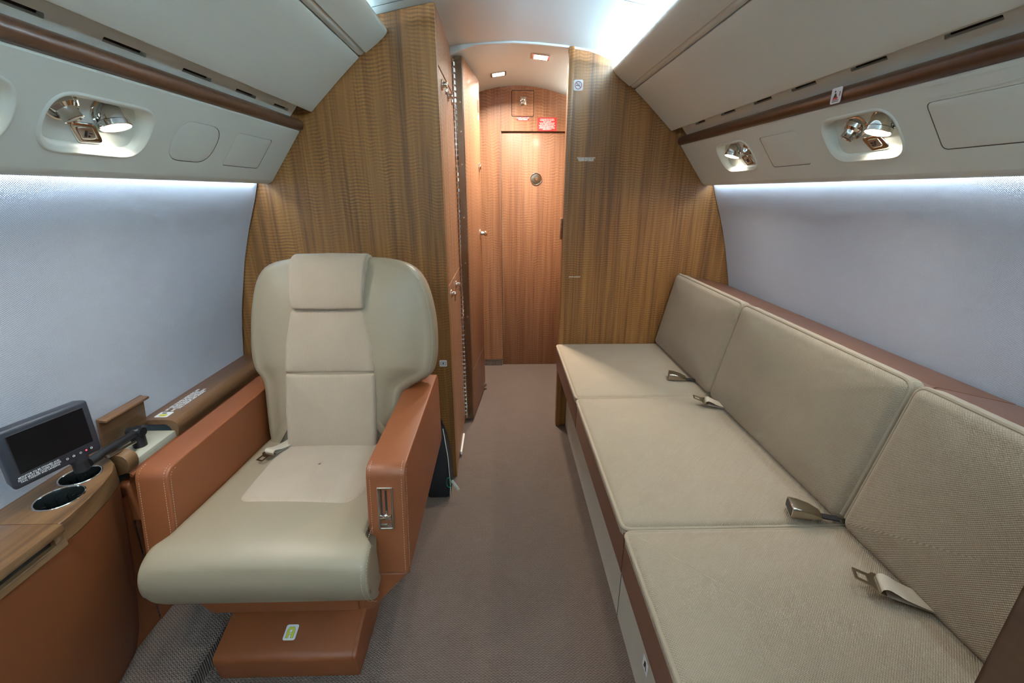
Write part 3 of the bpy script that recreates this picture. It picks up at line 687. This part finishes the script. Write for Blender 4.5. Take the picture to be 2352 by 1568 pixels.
# lettering and sticker on the cap
lt = Fr((-1.066, 1.272, 0.6129), (0, 1, 0), (-1, 0, 0))
make('ledge_notice', text_geo(lt, 'LIFE VEST STOWED UNDER SEAT AND\nMONITOR MUST BE STOWED\nAND DOOR MUST BE CLOSED DURING\nTAXI, TAKEOFF AND LANDING', 0.0115, space=0.82, bold=0.0002, sx=0.78), 'white_print', None, label='white lettering along the walnut cap of the left ledge', cat='notice')
ls = make('ledge_sticker', plate(Fr((-1.068, 1.172, 0.6128), (0, 1, 0), (-1, 0, 0)), rrect(-0.016, 0.016, -0.019, 0.019, 0.004), 0, 0.0006), 'white_print', None, label='small white and yellow sticker on the end of the walnut ledge cap', cat='sticker')
lq = Fr((-1.068, 1.172, 0.6135), (0, 1, 0), (-1, 0, 0))
make('yellow_patch', plate(lq, rrect(-0.011, 0.002, -0.011, 0.010, 0.004), 0, 0.0003), 'yellow_print', ls)
make('black_patch', plate(lq, rrect(0.006, 0.011, -0.002, 0.011, 0.001), 0, 0.0003), 'black_print', ls)

# monitor
MB = V((-1.043, 0.749, 0.668)); MU = V((0.044, 0.153, 0)).normalized(); MV = (V((0, 0, 1)) + V((MU.y, -MU.x, 0)) * 0.03).normalized()
MN = MU.cross(MV)
if MN.x < 0: MN = -MN
MF = Fr(MB, MU, MV, MN); MW, MH = 0.160, 0.131
mo = thing('monitor', (-1.035, 0.86, 0.615), 'small black pop up monitor on an arm above the side console', 'monitor')
hs = [MF(0, 0, 0), MF(MW, 0, 0), MF(MW, MH, 0), MF(0, MH, 0), MF(0.006, 0.006, -0.034), MF(MW - 0.006, 0.006, -0.034), MF(MW - 0.006, MH - 0.004, -0.034), MF(0.006, MH - 0.004, -0.034)]
hs = [hs[i] for i in (4, 5, 6, 7, 0, 1, 2, 3)]
ho = make('housing', hexa(hs, 0.007, 3), 'monitor_plastic', mo)
sx0, sx1, sy0, sy1 = 0.016, MW - 0.014, 0.030, MH - 0.014
make('screen', plate(MF, rrect(sx0, sx1, sy0, sy1, 0.0015), -0.001, 0.0006), 'screen_black', mo)
make('screen_frame', tube([MF(a, b, 0.0006) for a, b in rrect(sx0, sx1, sy0, sy1, 0.0015, 3)], 0.0007, 6, True), 'black_plastic', mo)
for k, q in enumerate((0.092, 0.104, 0.117, 0.128, 0.138)):
    f = Fr(MF(q, 0.018, 0.0), MU, MV, MN)
    bt = make('button', lathe(f, [(0.0042, 0), (0.0042, 0.0012), (0.003, 0.0016)], 16), 'black_plastic', mo)
    if k == 3: make('indicator_light', lathe(f, [(0.0018, 0.0015), (0.0012, 0.0022)], 12), 'led_red', bt)
    else: make('symbol', tube([f(0.0019 * math.cos(a), 0.0019 * math.sin(a), 0.0018) for a in [2 * math.pi * j / 14 for j in range(14)]], 0.00045, 5, True), 'white_print', bt)
make('caption', text_geo(Fr(MF(0.045, 0.0195, 0.0011), MU, MV, MN), 'MONITOR TO BE STOWED AND\nDOOR MUST BE CLOSED DURING\nTAXI, TAKEOFF AND LANDING', 0.0056, space=0.88, bold=0.00005, sx=0.84), 'white_print', mo)
p0 = MF(0.118, -0.002, -0.016); p1 = V((-1.032, 0.905, 0.640)); p2 = V((-1.060, 1.060, 0.622))
make('swivel', join(lathe(Fr(p0, (1, 0, 0), (0, 1, 0), (0, 0, 1)), [(0.014, -0.030), (0.014, -0.006), (0.018, -0.004), (0.018, 0.006)], 24), lathe(Fr(p1, (1, 0, 0), (0, 0, 1), (0, -1, 0)), [(0.011, -0.014), (0.011, 0.014)], 20)), 'black_plastic', mo)
make('arm', join(tube([p1 + V((0, -0.012, -0.002)), p1 + V((-0.003, 0.02, 0)), p2 + V((0.006, -0.02, 0.002)), p2], [0.0095, 0.0095, 0.0095, 0.0095], 14)), 'black_plastic', mo)
make('pivot', join(lathe(Fr(p2, (1, 0, 0), (0, 1, 0), (0, 0, 1)), [(0.016, -0.044), (0.0165, -0.02), (0.0165, 0.008), (0.013, 0.012)], 24), lathe(Fr(p2, (0, 1, 0), (0, 0, 1), (1, 0, 0)), [(0.012, -0.02), (0.012, 0.02)], 20)), 'black_plastic', mo)
make('cable_cover', tube([p1 + V((0.004, 0.03, -0.014)), p2 + V((0.010, -0.022, -0.018))], 0.004, 8), 'brushed_metal', mo)

# ================================================================== ARMCHAIR
ch = thing('armchair', (-0.61, 1.1, 0.0), 'cream leather and tan armchair facing the camera in front of the left bulkhead', 'armchair')
FS = Fr((0, 0, 0), (0, 1, 0), (0, 0, 1), (1, 0, 0))            # side profile (y,z), extruded along x
def arm(x0, x1, name='armrest'):
    pf = fillet([(0.832, 0.345), (1.452, 0.345), (1.452, 0.622), (0.880, 0.622)], [0.006, 0.02, 0.03, 0.032], 8)
    a = make(name, prism(FS, pf, x0, x1, 0.007, 3, 40), 'tan_leather', ch)
    st = []
    for xs, sg_ in ((x0, 1), (x1, -1)):
        for off, inn in ((0.0095, 0.0), (0.0, 0.0095)):
            pp = [(y, z) for y, z in inset(pf, inn)]
            # front and top run only
            pth = [FS(y, z, xs + sg_ * off) for y, z in pp if (z > 0.60 and y < 1.40) or (y < 0.90 and z > 0.35)]
            if off > 0: pth = [p + V((0, 0, 0.0006)) if p.z > 0.615 else p + V((0, -0.0004, 0)) for p in pth]
            else: pth = [p - V((sg_ * 0.0004, 0, 0)) for p in pth]
            pth = sorted(pth, key=lambda p: p.y - p.z * 3 if p.z < 0.6 else p.y)
            pth = [p for p in pth]
            low = sorted([p for p in pth if p.y < 0.915 and p.z < 0.621 and not (p.z > 0.6215)], key=lambda p: p.z)
            hi = sorted([p for p in pth if p not in low], key=lambda p: p.y)
            make('stitching', stitches(low + hi, 0.0062, 0.00055), 'stitch_thread', a)
    return a
al_ = arm(-0.927, -0.850)
ar_ = arm(-0.388, -0.294)
# recline control on the right arm front
t_ = (V((0, 0.880, 0.622)) - V((0, 0.832, 0.345))).normalized()
RF = Fr(V((-0.3435, 0.832, 0.345)) + t_ * 0.178, (1, 0, 0), t_, V((0, -t_.z, t_.y)))
rc = make('recline_control', join(*[fbox(RF, *q, 0.0, 0.005, 0.0012, 1) for q in ((-0.0185, -0.0145, -0.054, 0.054), (0.0145, 0.0185, -0.054, 0.054), (-0.0145, 0.0145, 0.050, 0.054), (-0.0145, 0.0145, -0.054, -0.050))]), 'brushed_metal', ch)
make('recess_plate', fbox(RF, -0.0145, 0.0145, -0.050, 0.050, 0.0002, 0.0012), 'tan_leather', rc)
make('slot', join(fbox(RF, -0.0115, -0.0075, -0.02, 0.048, 0.0012, 0.0018), fbox(RF, -0.0005, 0.0045, -0.02, 0.046, 0.0012, 0.0018)), 'black_plastic', rc)
make('lever', join(fbox(RF, -0.0135, 0.0135, -0.026, -0.014, 0.002, 0.011, 0.002, 2), lathe(Fr(RF(0.002, -0.018, 0.004), RF.u, RF.v, RF.n), [(0.007, 0), (0.007, 0.008), (0.003, 0.010)], 16), fbox(RF, -0.013, 0.013, -0.047, -0.038, 0.0015, 0.006, 0.002, 2), fbox(RF, 0.0, 0.004, -0.014, -0.004, 0.002, 0.008, 0.001, 1)), 'chrome', rc)
# seat cushion
prof = []
import itertools
key = [(1.30, 0.300), (1.00, 0.300), (0.850, 0.302), (0.795, 0.312), (0.768, 0.338), (0.748, 0.372), (0.738, 0.408), (0.742, 0.440), (0.760, 0.464), (0.795, 0.477), (0.850, 0.479), (0.95, 0.472), (1.05, 0.466), (1.15, 0.461), (1.25, 0.457), (1.30, 0.452)]
def catmull(k, m=4):
    out = []
    for i in range(len(k) - 1):
        p0 = k[max(0, i - 1)]; p1 = k[i]; p2 = k[i + 1]; p3 = k[min(len(k) - 1, i + 2)]
        for j in range(m):
            t = j / m
            out.append(tuple(0.5 * ((2 * p1[d]) + (-p0[d] + p2[d]) * t + (2 * p0[d] - 5 * p1[d] + 4 * p2[d] - p3[d]) * t * t + (-p0[d] + 3 * p1[d] - 3 * p2[d] + p3[d]) * t ** 3) for d in range(len(p1))))
    out.append(k[-1]); return out
prof = catmull(key, 4)
def smooth01(t): t = max(0, min(1, t)); return t * t * (3 - 2 * t)
rows, uvs = [], []
sts = [(-1, 0.74), (-1, 0.84), (-0.995, 0.91), (-0.985, 0.955), (-0.97, 0.985), (-0.94, 0.997), (-0.88, 1.0)] + [(-0.8 + 0.1 * k, 1.0) for k in range(17)] + [(0.88, 1.0), (0.94, 0.997), (0.97, 0.985), (0.985, 0.955), (0.995, 0.91), (1, 0.84), (1, 0.74)]
cyz = (1.0, 0.39)
for sx_, sc_ in sts:
    row = []
    for y, z in prof:
        k = smooth01((y - 0.79) / 0.05)
        xl = -0.866 + 0.018 * k; xr = -0.364 - 0.026 * k
        x = (xl + xr) / 2 + (xr - xl) / 2 * sx_
        zz = z; yy = y
        dz = (1 - sc_) * 0.07
        if z > 0.39: zz = z - dz
        else: zz = z + dz * 0.4
        if y < 0.80: yy = y + (1 - sc_) * 0.05
        crown = 0.010 * (1 - sx_ * sx_) if z > 0.44 else 0.0
        row.append(V((x, yy, zz + crown)))
    rows.append(row)
sc = make('seat_cushion', loft(rows, capu=True), 'cream_leather', ch, sharp=70)
def seatz(x, y):
    s_ = (x + 0.616) / 0.235; z = 0.479
    for (a, za), (b, zb) in zip(key[10:], key[11:]):
        if a <= y <= b: z = za + (zb - za) * (y - a) / (b - a)
    return z + 0.010 * (1 - s_ * s_)
# cloth inlay on the seat
ip = fillet([(-0.752, 0.942), (-0.455, 0.930), (-0.425, 1.02), (-0.448, 1.262), (-0.772, 1.262), (-0.757, 1.02)], [0.035, 0.045, 0.04, 0, 0, 0.03], 8, 0.03)
rws, uv_ = [], []
for q, dz in ((1.0, -0.001), (0.985, 0.0014), (0.93, 0.0030), (0.7, 0.0034), (0.45, 0.0036), (0.2, 0.0038), (0.02, 0.0038)):
    pl = [(-0.605 + (a + 0.605) * q, 1.11 + (b - 1.11) * q) for a, b in ip]
    rws.append([V((a, b, seatz(a, b) + dz)) for a, b in pl]); uv_ += pl
make('seat_inlay', loft(rws, cu=True, uv=uv_), 'seat_cloth', ch, sharp=80)
# side seams of the seat front
seam = []
for x_ in (-0.392,):
    pth = [V((x_ + 0.020 - (0.012 if y > 0.80 else 0), y - 0.0005, z - 0.008 + 0.0)) for y, z in prof if y < 0.92 and z > 0.315]
    seam += [stitches([p + V((-0.004, -0.001, 0.006)) for p in pth], 0.006, 0.0005), stitches([p + V((0.006, 0.002, 0.002)) for p in pth], 0.006, 0.0005)]
make('seat_seam', join(*seam), 'cream_thread', ch)
# backrest
rr = math.radians(12); BO = V((0, 1.255, 0.45))
BK = Fr(BO, (1, 0, 0), (0, math.sin(rr), math.cos(rr)), (0, -math.cos(rr), math.sin(rr)))
bout = [(-0.600, -0.012), (-0.415, -0.010), (-0.398, 0.010), (-0.393, 0.09), (-0.388, 0.150), (-0.378, 0.178), (-0.350, 0.196), (-0.318, 0.212), (-0.294, 0.236), (-0.282, 0.285), (-0.279, 0.350), (-0.283, 0.420), (-0.295, 0.485), (-0.314, 0.540), (-0.345, 0.580), (-0.395, 0.603), (-0.470, 0.612), (-0.594, 0.615), (-0.702, 0.611), (-0.784, 0.597), (-0.826, 0.570), (-0.852, 0.517), (-0.869, 0.435), (-0.877, 0.350), (-0.877, 0.290), (-0.868, 0.246), (-0.851, 0.220), (-0.844, 0.185), (-0.842, 0.10), (-0.836, 0.010), (-0.818, -0.010)]
bo2 = []
cc = bout + bout[:1]
bo2 = catmull([bout[-1]] + bout + bout[:2], 3)
bo2 = bo2[3:3 + 3 * len(bout)]
bk = make('backrest', pillow(BK, bo2, 0.085, 0.036, 0.036, 10, 7, ctr=(-0.592, 0.30), power=5.0), 'cream_leather', ch, sharp=75)
def strip(name, poly, n0, r, bulge, mat, depth=0.03, par=ch):
    f = Fr(BK(0, 0, n0), BK.u, BK.v, BK.n)
    return make(name, pillow(f, poly, depth, r, bulge, 6, 6, power=2.5), mat, par, sharp=75)
strip('back_inlay', fillet([(-0.752, -0.002), (-0.470, -0.002), (-0.466, 0.120), (-0.463, 0.246), (-0.745, 0.246), (-0.752, 0.12)], [0.012, 0.012, 0.05, 0.01, 0.01, 0.05], 6, 0.03), 0.0405, 0.013, 0.006, 'seat_cloth')
strip('back_inlay', fillet([(-0.746, 0.2475), (-0.462, 0.2475), (-0.468, 0.34), (-0.492, 0.446), (-0.714, 0.446), (-0.738, 0.34)], [0.01, 0.01, 0.08, 0.012, 0.012, 0.08], 6, 0.03), 0.0405, 0.013, 0.006, 'seat_cloth')
# headrest pad rolls over the top edge
hp_, uvh = [], []
pk = catmull([(0.449, 0.020), (0.4495, 0.044), (0.458, 0.053), (0.500, 0.055), (0.560, 0.048), (0.594, 0.033), (0.615, 0.008), (0.622, -0.025), (0.618, -0.060)], 5)
Lk = [0]
for a, b in zip(pk, pk[1:]): Lk.append(Lk[-1] + math.dist(a, b))
for sx_, dn_ in ((-1, -0.034), (-1, -0.012), (-0.995, -0.006), (-0.98, -0.002), (-0.95, 0), (-0.9, 0.0005)) + tuple((-0.8 + 0.2 * k, 0.002 - 0.002 * abs(-0.8 + 0.2 * k)) for k in range(9)) + ((0.9, 0.0005), (0.95, 0), (0.98, -0.002), (0.995, -0.006), (1, -0.012), (1, -0.034)):
    rw = []
    for (v_, n_), l in zip(pk, Lk):
        hw = 0.112 + 0.003 * (v_ - 0.53) / 0.08
        x = -0.597 + hw * sx_
        ct = V((0.53, -0.02)); d = (V((v_, n_)) - ct).normalized()
        rw.append(BK(x, v_ + d.x * dn_, n_ + d.y * dn_)); uvh.append((x, l))
    hp_.append(rw)
make('headrest', loft(hp_, capu=True, uv=uvh), 'seat_cloth', ch, sharp=75)
# stitched seam of the wing, aisle side
make('wing_seam', stitches([BK(x + 0.017 + (-0.034), v_, -0.004) for x, v_ in [(-0.283, 0.24), (-0.272, 0.29), (-0.269, 0.35), (-0.273, 0.42), (-0.285, 0.485), (-0.303, 0.535), (-0.335, 0.574)]], 0.006, 0.0006), 'cream_thread', ch)
make('back_shell', pillow(Fr(BK(0, 0, -0.085), BK.u, -BK.v, -BK.n), [(a, -b) for a, b in inset(bo2, 0.006)][::-1], 0.0, 0.02, 0.01, 4, 4, ctr=(-0.592, -0.30), back=False), 'tan_leather', ch, sharp=75)
# under pan, column, pedestal
pan_top = [(-0.905, 0.344), (-0.300, 0.344)]; pan_bot = [(-0.800, 0.222), (-0.405, 0.222)]
P8 = [(-0.805, 0.835, 0.225), (-0.400, 0.835, 0.225), (-0.400, 1.40, 0.225), (-0.805, 1.40, 0.225), (-0.918, 0.838, 0.342), (-0.297, 0.838, 0.342), (-0.297, 1.445, 0.342), (-0.918, 1.445, 0.342)]
make('under_pan', hexa(P8, 0.006, 3), 'tan_leather', ch)
make('front_apron', prism(Fr((0, 0, 0), (1, 0, 0), (0, 0, 1), (0, -1, 0)), [(-0.845, 0.33), (-0.800, 0.232), (-0.430, 0.232), (-0.430, 0.33)], -0.836, -0.829, 0.002, 2), 'tan_leather', ch)
make('column', box(-0.72, -0.50, 0.98, 1.25, 0.10, 0.226, 0.01), 'black_plastic', ch)
FB = Fr((0, 0, 0), (0, 1, 0), (0, 0, 1), (1, 0, 0))
pedp = fillet([(0.824, 0.001), (1.36, 0.001), (1.36, 0.135), (0.965, 0.135), (0.812, 0.086)], [0.004, 0.004, 0.01, 0.02, 0.022], 6)
pd = make('pedestal', prism(FB, pedp, -0.825, -0.452, 0.008, 3, 40), 'tan_leather', ch)
make('pedestal_seam', tube([FB(y, z, -0.462) + V((0, -0.0003, 0.0006)) for y, z in pedp if y < 1.2 and z > 0.004 and (y < 0.83 or z > 0.08)][::1], 0.0016, 6), 'tan_leather', pd)
sl = (V((0, 0.965, 0.135)) - V((0, 0.812, 0.086))).normalized()
SF = Fr(V((-0.642, 0.812, 0.086)) + sl * 0.062 + V((0, 0, 0.0006)), (1, 0, 0), sl)
sk = make('lamp_sticker', plate(SF, rrect(-0.0165, 0.0165, -0.019, 0.019, 0.006), -0.0004, 0.0004), 'white_print', None, label='white sticker with yellow lamp symbol on the armchair pedestal', cat='sticker')
sq = Fr(SF(0, 0, 0.0005), SF.u, SF.v, SF.n)
arch = [(-0.010, -0.014), (-0.003, -0.014), (-0.003, -0.006), (0.003, -0.006), (0.003, -0.014), (0.010, -0.014), (0.010, 0.006), (0.006, 0.013), (-0.006, 0.013), (-0.010, 0.006)]
make('arch', plate(sq, arch, 0, 0.0003), 'yellow_print', sk)
make('bulb', join(plate(sq, circ(0, 0.003, 0.0042, 16), 0.0003, 0.0006), plate(sq, [(-0.002, -0.004), (0.002, -0.004), (0.002, 0.0), (-0.002, 0.0)], 0.0003, 0.0006)), 'white_print', sk)
make('outline', join(tube([sq(a, b, 0.0003) for a, b in arch], 0.0005, 5, True), tube([sq(a, b, 0.0006) for a, b in circ(0, 0.003, 0.0042, 16)], 0.0004, 5, True)), 'grey_print', sk)

# ------------------------------------------------------------------ seat belts
def belt_tongue(name, base, fwd, up, label, scale=1.0, lean=0.0, tail=0.09):
    f = Fr(base, fwd, up); f = Fr(base, fwd, V(up).cross(V(fwd)), up)
    k = scale
    t = thing(name, V(base) - V((0, 0, 0.004)), label, 'seat belt', 'seat belt latch ends')
    # webbing from the cushion gap up to the tongue and looped over its bar
    w2 = 0.021 * k
    path = [(-tail, 0.004), (-0.06 * k, 0.006), (-0.03 * k, 0.012 * k), (-0.010 * k, 0.020 * k), (0.002 * k, 0.024 * k), (0.010 * k, 0.020 * k), (0.010 * k, 0.012 * k), (0.0, 0.008 * k), (-0.03 * k, 0.005 * k), (-tail, 0.0015)]
    path = catmull(path, 3)
    rows = []; uv = []
    L = 0; pv = None
    for (a, h) in path:
        if pv: L += math.dist(pv, (a, h))
        pv = (a, h)
        rows.append([f(a, b, h) for b in (-w2, -w2 * 0.5, 0, w2 * 0.5, w2)]); uv += [(b, L) for b in (-w2, -w2 * 0.5, 0, w2 * 0.5, w2)]
    make('webbing', loft(rows, uv=uv), 'strap_cloth', t)
    g = Fr(f(0.004 * k, 0, 0.011 * k), (f.u + f.n * lean).normalized(), f.v)
    outer = fillet([(0.0, -0.026 * k), (0.014 * k, -0.026 * k), (0.022 * k, -0.016 * k), (0.052 * k, -0.014 * k), (0.052 * k, 0.014 * k), (0.022 * k, 0.016 * k), (0.014 * k, 0.026 * k), (0.0, 0.026 * k)], 0.003 * k, 4)
    hole = rrect(0.028 * k, 0.046 * k, -0.009 * k, 0.009 * k, 0.002 * k, 4)
    th = 0.0022 * k
    a = flat(g, outer, [hole], th); b = flat(g, outer, [hole], 0)
    make('latch_plate', join((a[0], a[1]), (b[0], [q[::-1] for q in b[1]]), wallring(g, outer, 0, th), wallring(g, hole, 0, th)), 'buckle_metal', t)
    return t
def belt_buckle(base, fwd, up, label):
    f = Fr(base, fwd, V(up).cross(V(fwd)), up)
    t = thing('seat_belt_buckle', V(base) - V((0, 0, 0.001)), label, 'seat belt', 'seat belt buckles')
    rows = []
    for a, w_, h in ((-0.034, 0.013, 0.010), (-0.030, 0.016, 0.014), (-0.010, 0.021, 0.022), (0.015, 0.024, 0.027), (0.032, 0.025, 0.028), (0.034, 0.0245, 0.0275)):
        pl = rrect(-w_, w_, 0.0, h, 0.006, 5); rows.append([f(a, b, c + 0.001) for b, c in pl])
    make('case', loft(rows, cu=True, capu=True), 'buckle_metal', t, sharp=50)
    pl = rrect(-0.021, 0.021, 0.004, 0.025, 0.006, 5)
    make('slot_face', loft([[f(0.0338, b, c + 0.001) for b, c in pl], [f(0.0352, b, c + 0.001) for b, c in inset(pl, 0.0006)]], cu=True, capu=True), 'black_plastic', t)
    make('rim', tube([f(0.0345, b, c + 0.001) for b, c in rrect(-0.0235, 0.0235, 0.0015, 0.0275, 0.006, 5)], 0.0013, 6, True), 'chrome', t)
    make('webbing', fbox(f, -0.070, -0.030, -0.009, 0.009, 0.003, 0.007, 0.0008, 1), 'black_plastic', t)
    return t
belt_tongue('seat_belt', (-0.775, 1.172, 0.470), (-0.35, -0.93, 0), (0, 0, 1), 'beige seat belt end lying on the armchair seat', 0.85, -0.05, 0.085)

# ================================================================== SOFA
so = thing('sofa', (0.65, 1.15, 0.0), 'three seat sofa in beige woven cloth with brown leather along the right wall', 'sofa')
SEATS = [(1.503, 2.128), (0.817, 1.497), (0.185, 0.811)]
BACKS = [(1.508, 2.126), (0.819, 1.500), (0.186, 0.812)]
for y0, y1 in SEATS:
    f = Fr((0, 0, 0.492), (1, 0, 0), (0, 1, 0), (0, 0, 1))
    pl = rrect(0.222, 0.80, y0, y1, 0.022, 6, 0.04)
    c = make('seat_cushion', pillow(f, pl, 0.030, 0.020, 0.008, 8, 6, power=4.0), 'sofa_cloth', so, sharp=80)
    pp = [f(a, b, -0.010) for a, b in inset(pl, 0.002) if a < 0.79]
    st = max(range(len(pp)), key=lambda i: (pp[i] - pp[i - 1]).length); pp = pp[st:] + pp[:st]
    make('piping', tube(pp, 0.0052, 8), 'sofa_cloth', c)
    lp_ = fillet([(0.2265, 0.470), (0.2265, 0.352), (0.252, 0.318), (0.80, 0.318), (0.80, 0.470)], [0.002, 0.03, 0.02, 0, 0], 6)
    make('leather_front', prism(Fr((0, 0, 0), (1, 0, 0), (0, 0, 1), (0, -1, 0)), lp_, -y1 + 0.001, -y0 - 0.001, 0.010, 3, 50), 'brown_sofa_leather', c)
bu = V((0.078, 0, 0.380)).normalized()
for y0, y1 in BACKS:
    f = Fr((0.727, 0, 0.494), (0, -1, 0), bu)
    if f.n.x > 0: f = Fr(f.o, f.u, f.v, -f.n)
    ftop = 0.375
    pl = rrect(-y1, -y0, 0.0, ftop, 0.030, 7, 0.04)
    c = make('back_cushion', pillow(Fr(f(0, 0, 0.0), f.u, f.v, f.n), pl, 0.046, 0.028, 0.010, 8, 7, power=3.5), 'sofa_cloth', so, sharp=80)
    ip_ = inset(pl, 0.003); pp = [f(a, b, -0.016) for a, b in ip_ if b > 0.02]
    st = max(range(len(pp)), key=lambda i: (pp[i] - pp[i - 1]).length); pp = pp[st:] + pp[:st]
    make('piping', tube(pp, 0.0055, 8), 'sofa_cloth', c)
    lp_ = fillet([(0.815, 0.832), (0.860, 0.848), (1.058, 0.803), (1.071, 0.785), (1.071, 0.50), (0.815, 0.50)], [0.004, 0.02, 0.02, 0.01, 0, 0], 6)
    make('leather_back', prism(Fr((0, 0, 0), (1, 0, 0), (0, 0, 1), (0, -1, 0)), lp_, -y1 - 0.002, -y0 + 0.002, 0.012, 3, 50), 'brown_sofa_leather', so)
FBs = Fr((0.288, 0, 0), (0, 1, 0), (0, 0, 1), (-1, 0, 0))
bg = box(0.288, 0.80, 0.182, 2.126, 0.002, 0.325, 0.002, 1)
make('base_panel', (bg[0], bg[1], [(p.y, p.z + p.x) for p in bg[0]]), 'base_cloth', so)
for y in (0.98,): make('base_joint', box(0.2870, 0.2885, y - 0.001, y + 0.001, 0.004, 0.31), 'dark_gap', so)
ss = make('sofa_sticker', plate(Fr((0.2872, 0.742, 0.135), (0, -1, 0), (0, 0, 1), (-1, 0, 0)), rrect(-0.017, 0.017, -0.020, 0.020, 0.005), 0, 0.0006), 'white_print', None, label='small white sticker with black symbol on the sofa base', cat='sticker')
make('symbol', plate(Fr((0.2865, 0.742, 0.135), (0, -1, 0), (0, 0, 1), (-1, 0, 0)), [(-0.009, -0.012), (-0.003, -0.012), (0, -0.002), (0.004, -0.012), (0.009, -0.012), (0.003, 0.012), (-0.005, 0.010)], 0, 0.0004), 'black_print', ss)
# end divider at the near end of the sofa
make('sofa_end_divider', box(0.228, 0.985, 0.095, 0.178, 0.0, 1.10, 0.004, 2), 'walnut_shaded_upright', None, label='walnut divider panel with shade painted in at the near end of the sofa', cat='divider')
# sofa belts
belt_buckle((0.668, 1.640, 0.5005), (-0.95, 0.28, 0), (0, 0, 1), 'metal seat belt buckle on the far sofa seat')
belt_buckle((0.668, 0.838, 0.5005), (-0.93, 0.30, 0), (0, 0, 1), 'metal seat belt buckle on the middle sofa seat')
belt_tongue('seat_belt', (0.690, 1.405, 0.503), (-0.92, 0.30, 0.0), (0, 0, 1), 'folded seat belt end at the far edge of the middle sofa seat', 1.0, 0.3, 0.07)
belt_tongue('seat_belt', (0.680, 0.622, 0.503), (-0.86, 0.42, 0.0), (0, 0, 1), 'folded seat belt end on the nearest sofa seat', 1.0, 0.25, 0.075)

# ================================================================== BAG beside the closet
bg_ = thing('black_bag', (-0.335, 1.60, 0.0), 'black bag with white piping standing between the armchair and the closet', 'bag')
rows = []
for z, xa, xb, ya, yb in ((0.002, -0.385, -0.290, 1.545, 1.640), (0.03, -0.392, -0.283, 1.540, 1.655), (0.10, -0.388, -0.285, 1.552, 1.664), (0.18, -0.378, -0.292, 1.575, 1.672), (0.25, -0.362, -0.305, 1.605, 1.676), (0.285, -0.345, -0.315, 1.630, 1.674)):
    rows.append([V((a, b, z)) for a, b in rrect(xa, xb, ya, yb, 0.018, 5)])
make('body', loft(rows, cu=True, capu=True), 'black_fabric', bg_, sharp=70)
make('piping', tube([(-0.289, 1.546, 0.01), (-0.285, 1.545, 0.05), (-0.288, 1.556, 0.11), (-0.294, 1.578, 0.18), (-0.307, 1.606, 0.25), (-0.316, 1.630, 0.285)], 0.0016, 8), 'tag_white', bg_)
make('piping', tube([(-0.384, 1.544, 0.01), (-0.389, 1.541, 0.04), (-0.387, 1.552, 0.10)], 0.0016, 8), 'tag_white', bg_)
make('carry_handle', tube([(-0.335, 1.64, 0.28), (-0.333, 1.640, 0.305), (-0.328, 1.65, 0.318), (-0.325, 1.66, 0.305), (-0.325, 1.665, 0.28)], 0.005, 10), 'black_fabric', bg_)
lpn = []
for k in range(20):
    a = 2 * math.pi * k / 20; lpn.append((-0.290 + 0.010 * math.sin(a), 1.542 - 0.004, 0.085 + 0.024 * math.cos(a) - 0.004))
make('cord_loop', tube(lpn, 0.0016, 8, True), 'green_cord', bg_)
make('zip_tag', fbox(Fr((-0.278, 1.548, 0.085), (0.55, -0.2, -0.8), (0.8, 0, 0.55)), 0.0, 0.050, -0.006, 0.006, 0, 0.002, 0.0006, 1), 'tag_white', bg_)
